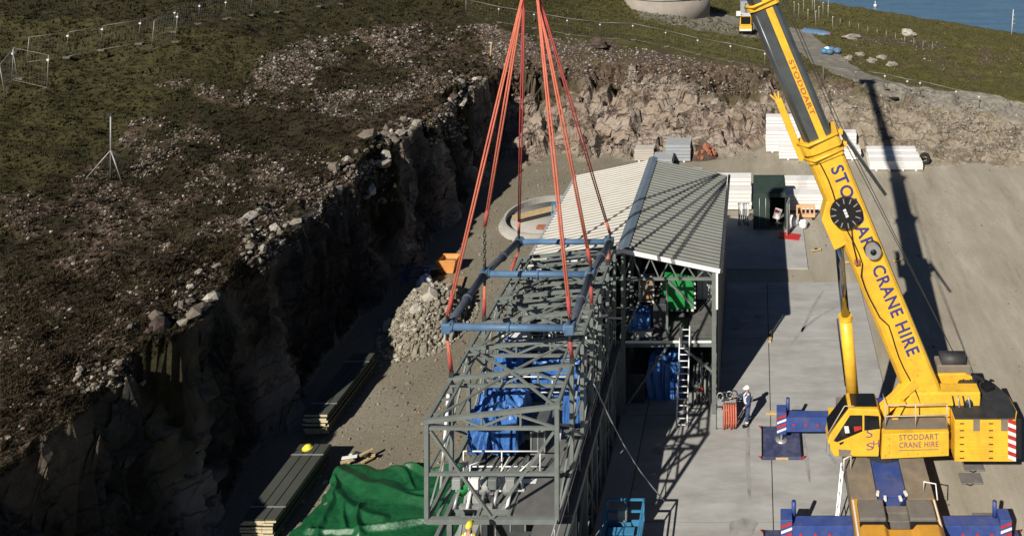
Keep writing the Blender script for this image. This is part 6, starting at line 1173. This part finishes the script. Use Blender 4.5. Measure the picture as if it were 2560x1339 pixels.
# ------------------------------------------------------------------ people
def skin_mesh(name, joints, edges, m, parent, sub=2):
    off = Vector(parent['org']); keys = list(joints); me = bpy.data.meshes.new(name)
    me.from_pydata([tuple(Vector(joints[k][:3]) - off) for k in keys], [(keys.index(a), keys.index(b)) for a, b in edges], []); me.materials.append(M[m])
    o = bpy.data.objects.new(name, me); COL.objects.link(o); o.parent = parent; o['org'] = tuple(off)
    o.modifiers.new('skin', 'SKIN'); sv = me.skin_vertices[0].data
    for i, k in enumerate(keys): rr_ = joints[k][3]; sv[i].radius = rr_ if isinstance(rr_, tuple) else (rr_, rr_); sv[i].use_root = (k == 'pelvis')
    s_m = o.modifiers.new('sub', 'SUBSURF'); s_m.levels = sub; s_m.render_levels = sub
    for q in me.polygons: q.use_smooth = True
    o.modifiers['skin'].use_smooth_shade = True; return o
def person(label, base, face, arms, helmet, suit, vest=None, stride=.12, group='people at work'):
    b = Vector(base); f = Vector((math.cos(face), math.sin(face), 0)); s = Vector((-f.y, f.x, 0)); t = thing('person', label, 'person', tuple(b), group)
    P_ = lambda fx, sx, z_: tuple(b + f * fx + s * sx + Vector((0, 0, z_)))
    J = {'pelvis': (*P_(0, 0, .95), (.135, .16)), 'waist': (*P_(0, 0, 1.12), (.125, .15)), 'chest': (*P_(.01, 0, 1.34), (.13, .17)), 'neckb': (*P_(.01, 0, 1.47), (.09, .1)), 'neck': (*P_(.03, 0, 1.54), .055), 'head0': (*P_(.05, 0, 1.62), (.085, .075)), 'head1': (*P_(.05, 0, 1.70), (.095, .08)), 'head2': (*P_(.04, 0, 1.77), (.07, .065))}
    E = [('pelvis', 'waist'), ('waist', 'chest'), ('chest', 'neckb'), ('neckb', 'neck'), ('neck', 'head0'), ('head0', 'head1'), ('head1', 'head2')]
    hands = {}
    for sd, nm in ((1, 'l'), (-1, 'r')):
        st = stride * sd
        J.update({'hip' + nm: (*P_(.0, .1 * sd, .9), .095), 'knee' + nm: (*P_(st * .6 + .03, .12 * sd, .5), .068), 'ankle' + nm: (*P_(st, .13 * sd, .11), .05), 'toe' + nm: (*P_(st + .17, .14 * sd, .05), .04)})
        E += [('pelvis', 'hip' + nm), ('hip' + nm, 'knee' + nm), ('knee' + nm, 'ankle' + nm), ('ankle' + nm, 'toe' + nm)]
        el, wr = arms[nm]; J.update({'sh' + nm: (*P_(0, .19 * sd, 1.42), .07), 'el' + nm: (*P_(*el), .05), 'wr' + nm: (*P_(*wr), .036)})
        E += [('chest', 'sh' + nm), ('sh' + nm, 'el' + nm), ('el' + nm, 'wr' + nm)]
        d = (Vector(J['wr' + nm][:3]) - Vector(J['el' + nm][:3])).normalized(); side = d.cross(Vector((0, 0, 1)) if abs(d.z) < .9 else f).normalized(); up = side.cross(d)
        palm = Vector(J['wr' + nm][:3]) + d * .07; J['palm' + nm] = (*palm, (.04, .022)); E.append(('wr' + nm, 'palm' + nm))
        for q, (off, ln) in enumerate(((-.03, .075), (-.01, .085), (.01, .08), (.03, .065))):
            k1 = palm + d * .035 + side * off; k2 = k1 + d * ln * .5 - up * .012; k3 = k2 + d * ln * .4 - up * .03
            J.update({f'f{nm}{q}a': (*k1, .01), f'f{nm}{q}b': (*k2, .009), f'f{nm}{q}c': (*k3, .008)}); E += [('palm' + nm, f'f{nm}{q}a'), (f'f{nm}{q}a', f'f{nm}{q}b'), (f'f{nm}{q}b', f'f{nm}{q}c')]
        k1 = palm - d * .02 + side * .05 * sd; k2 = k1 + d * .045 + side * .02 * sd; J.update({f't{nm}a': (*k1, .011), f't{nm}b': (*k2, .009)}); E += [('palm' + nm, f't{nm}a'), (f't{nm}a', f't{nm}b')]
    skin_mesh('body', J, E, 'skin', t)
    keys = [k for k in J if k[:2] in ('pe', 'wa', 'ch', 'ne', 'hi', 'kn', 'an', 'sh', 'el', 'wr') and k != 'neck']
    JC = {k: (*J[k][:3], tuple(q + .022 for q in (J[k][3] if isinstance(J[k][3], tuple) else (J[k][3],) * 2))) for k in keys}
    sm_ = skin_mesh('overalls', JC, [e for e in E if e[0] in JC and e[1] in JC], suit, t)
    hd = b + f * .05 + Vector((0, 0, 1.735))
    h1 = MB().grid(lambda i, j: tuple(hd + f * (.14 * math.cos(6.2832 * i) * math.cos(j * 1.5)) + s * (.115 * math.sin(6.2832 * i) * math.cos(j * 1.5)) + Vector((0, 0, .13 * math.sin(j * 1.5)))), 18, 7).build('helmet', helmet, t, smooth=True)
    MB().prism([(q.x, q.y) for q in [hd + f * .13 + s * .1, hd + f * .2 + s * .05, hd + f * .2 - s * .05, hd + f * .13 - s * .1]], 'z', hd.z, hd.z + .015).build('peak', helmet, h1)
    for dy in (-.032, .032): MB().cbox(hd + f * .085 + s * dy - Vector((0, 0, .055)), (.02, .02, .014)).build('eye', 'black', t)
    MB().cbox(hd + f * .1 - Vector((0, 0, .09)), (.03, .03, .045)).build('nose', 'skin', t, bevel=.008); MB().cbox(hd + f * .09 - Vector((0, 0, .135)), (.012, .045, .012), rz=face).build('mouth', 'brick_red', t)
    for dy in (-.085, .085): MB().cbox(hd + s * dy - Vector((0, 0, .08)), (.03, .02, .06), rz=face).build('ear', 'skin', t, bevel=.006)
    for sd, nm in ((1, 'l'), (-1, 'r')):
        a = Vector(J['ankle' + nm][:3]); MB().cbox(a + f * .07 - Vector((0, 0, .05)), (.30, .12, .12), rz=face).build('boot', 'black', t, bevel=.03)
        MB().tube([a + Vector((0, 0, .09)), a + Vector((0, 0, .15))], .085, 12).build('ankle_band', 'white_paint', t)
    if vest:
        MB().tube([b + Vector((0, 0, 1.08)), b + f * .005 + Vector((0, 0, 1.16))], .197, 16).build('reflective_band', vest, t)
        for sd in (-1, 1):
            MB().tube([b + f * .16 + s * (.1 * sd) + Vector((0, 0, 1.14)), b + f * .165 + s * (.1 * sd) + Vector((0, 0, 1.36)), b + s * (.11 * sd) + Vector((0, 0, 1.5)), b - f * .15 + s * (.1 * sd) + Vector((0, 0, 1.36)), b - f * .155 + s * (.1 * sd) + Vector((0, 0, 1.14))], .032, 6).build('brace_strap', vest, t)
    return t
pb = at(1870, 1060, .07)
person('person in navy overalls and white helmet beside the orange slings', (pb.x, pb.y, .07), R(200), {'l': ((.05, .24, 1.16), (.22, .2, 1.0)), 'r': ((.22, -.24, 1.28), (.5, -.2, 1.33))}, 'helmet_white', 'overall_navy', 'white_paint', .1)
person('person in yellow jacket and yellow helmet on the lower steel deck', (-9.25, 25.1, FLZ + .05), R(80), {'l': ((.08, .26, 1.16), (.3, .2, 1.1)), 'r': ((.08, -.26, 1.16), (.3, -.2, 1.1))}, 'helmet_yellow', 'hivis_yellow', 'white_paint', .05)
bx('deck_panel', 'deck_plate', lm, -9.62, -8.55, 24.4, 25.9, FLZ + .005, FLZ + .045)
pb = at(2064, 523, .05); person('person in pale work clothes and white helmet half hidden by the boom', (pb.x, pb.y, .02), R(250), {'l': ((.1, .25, 1.15), (.3, .1, 1.05)), 'r': ((.1, -.25, 1.15), (.3, -.1, 1.05))}, 'helmet_white', 'grey_box', 'white_paint', .06)
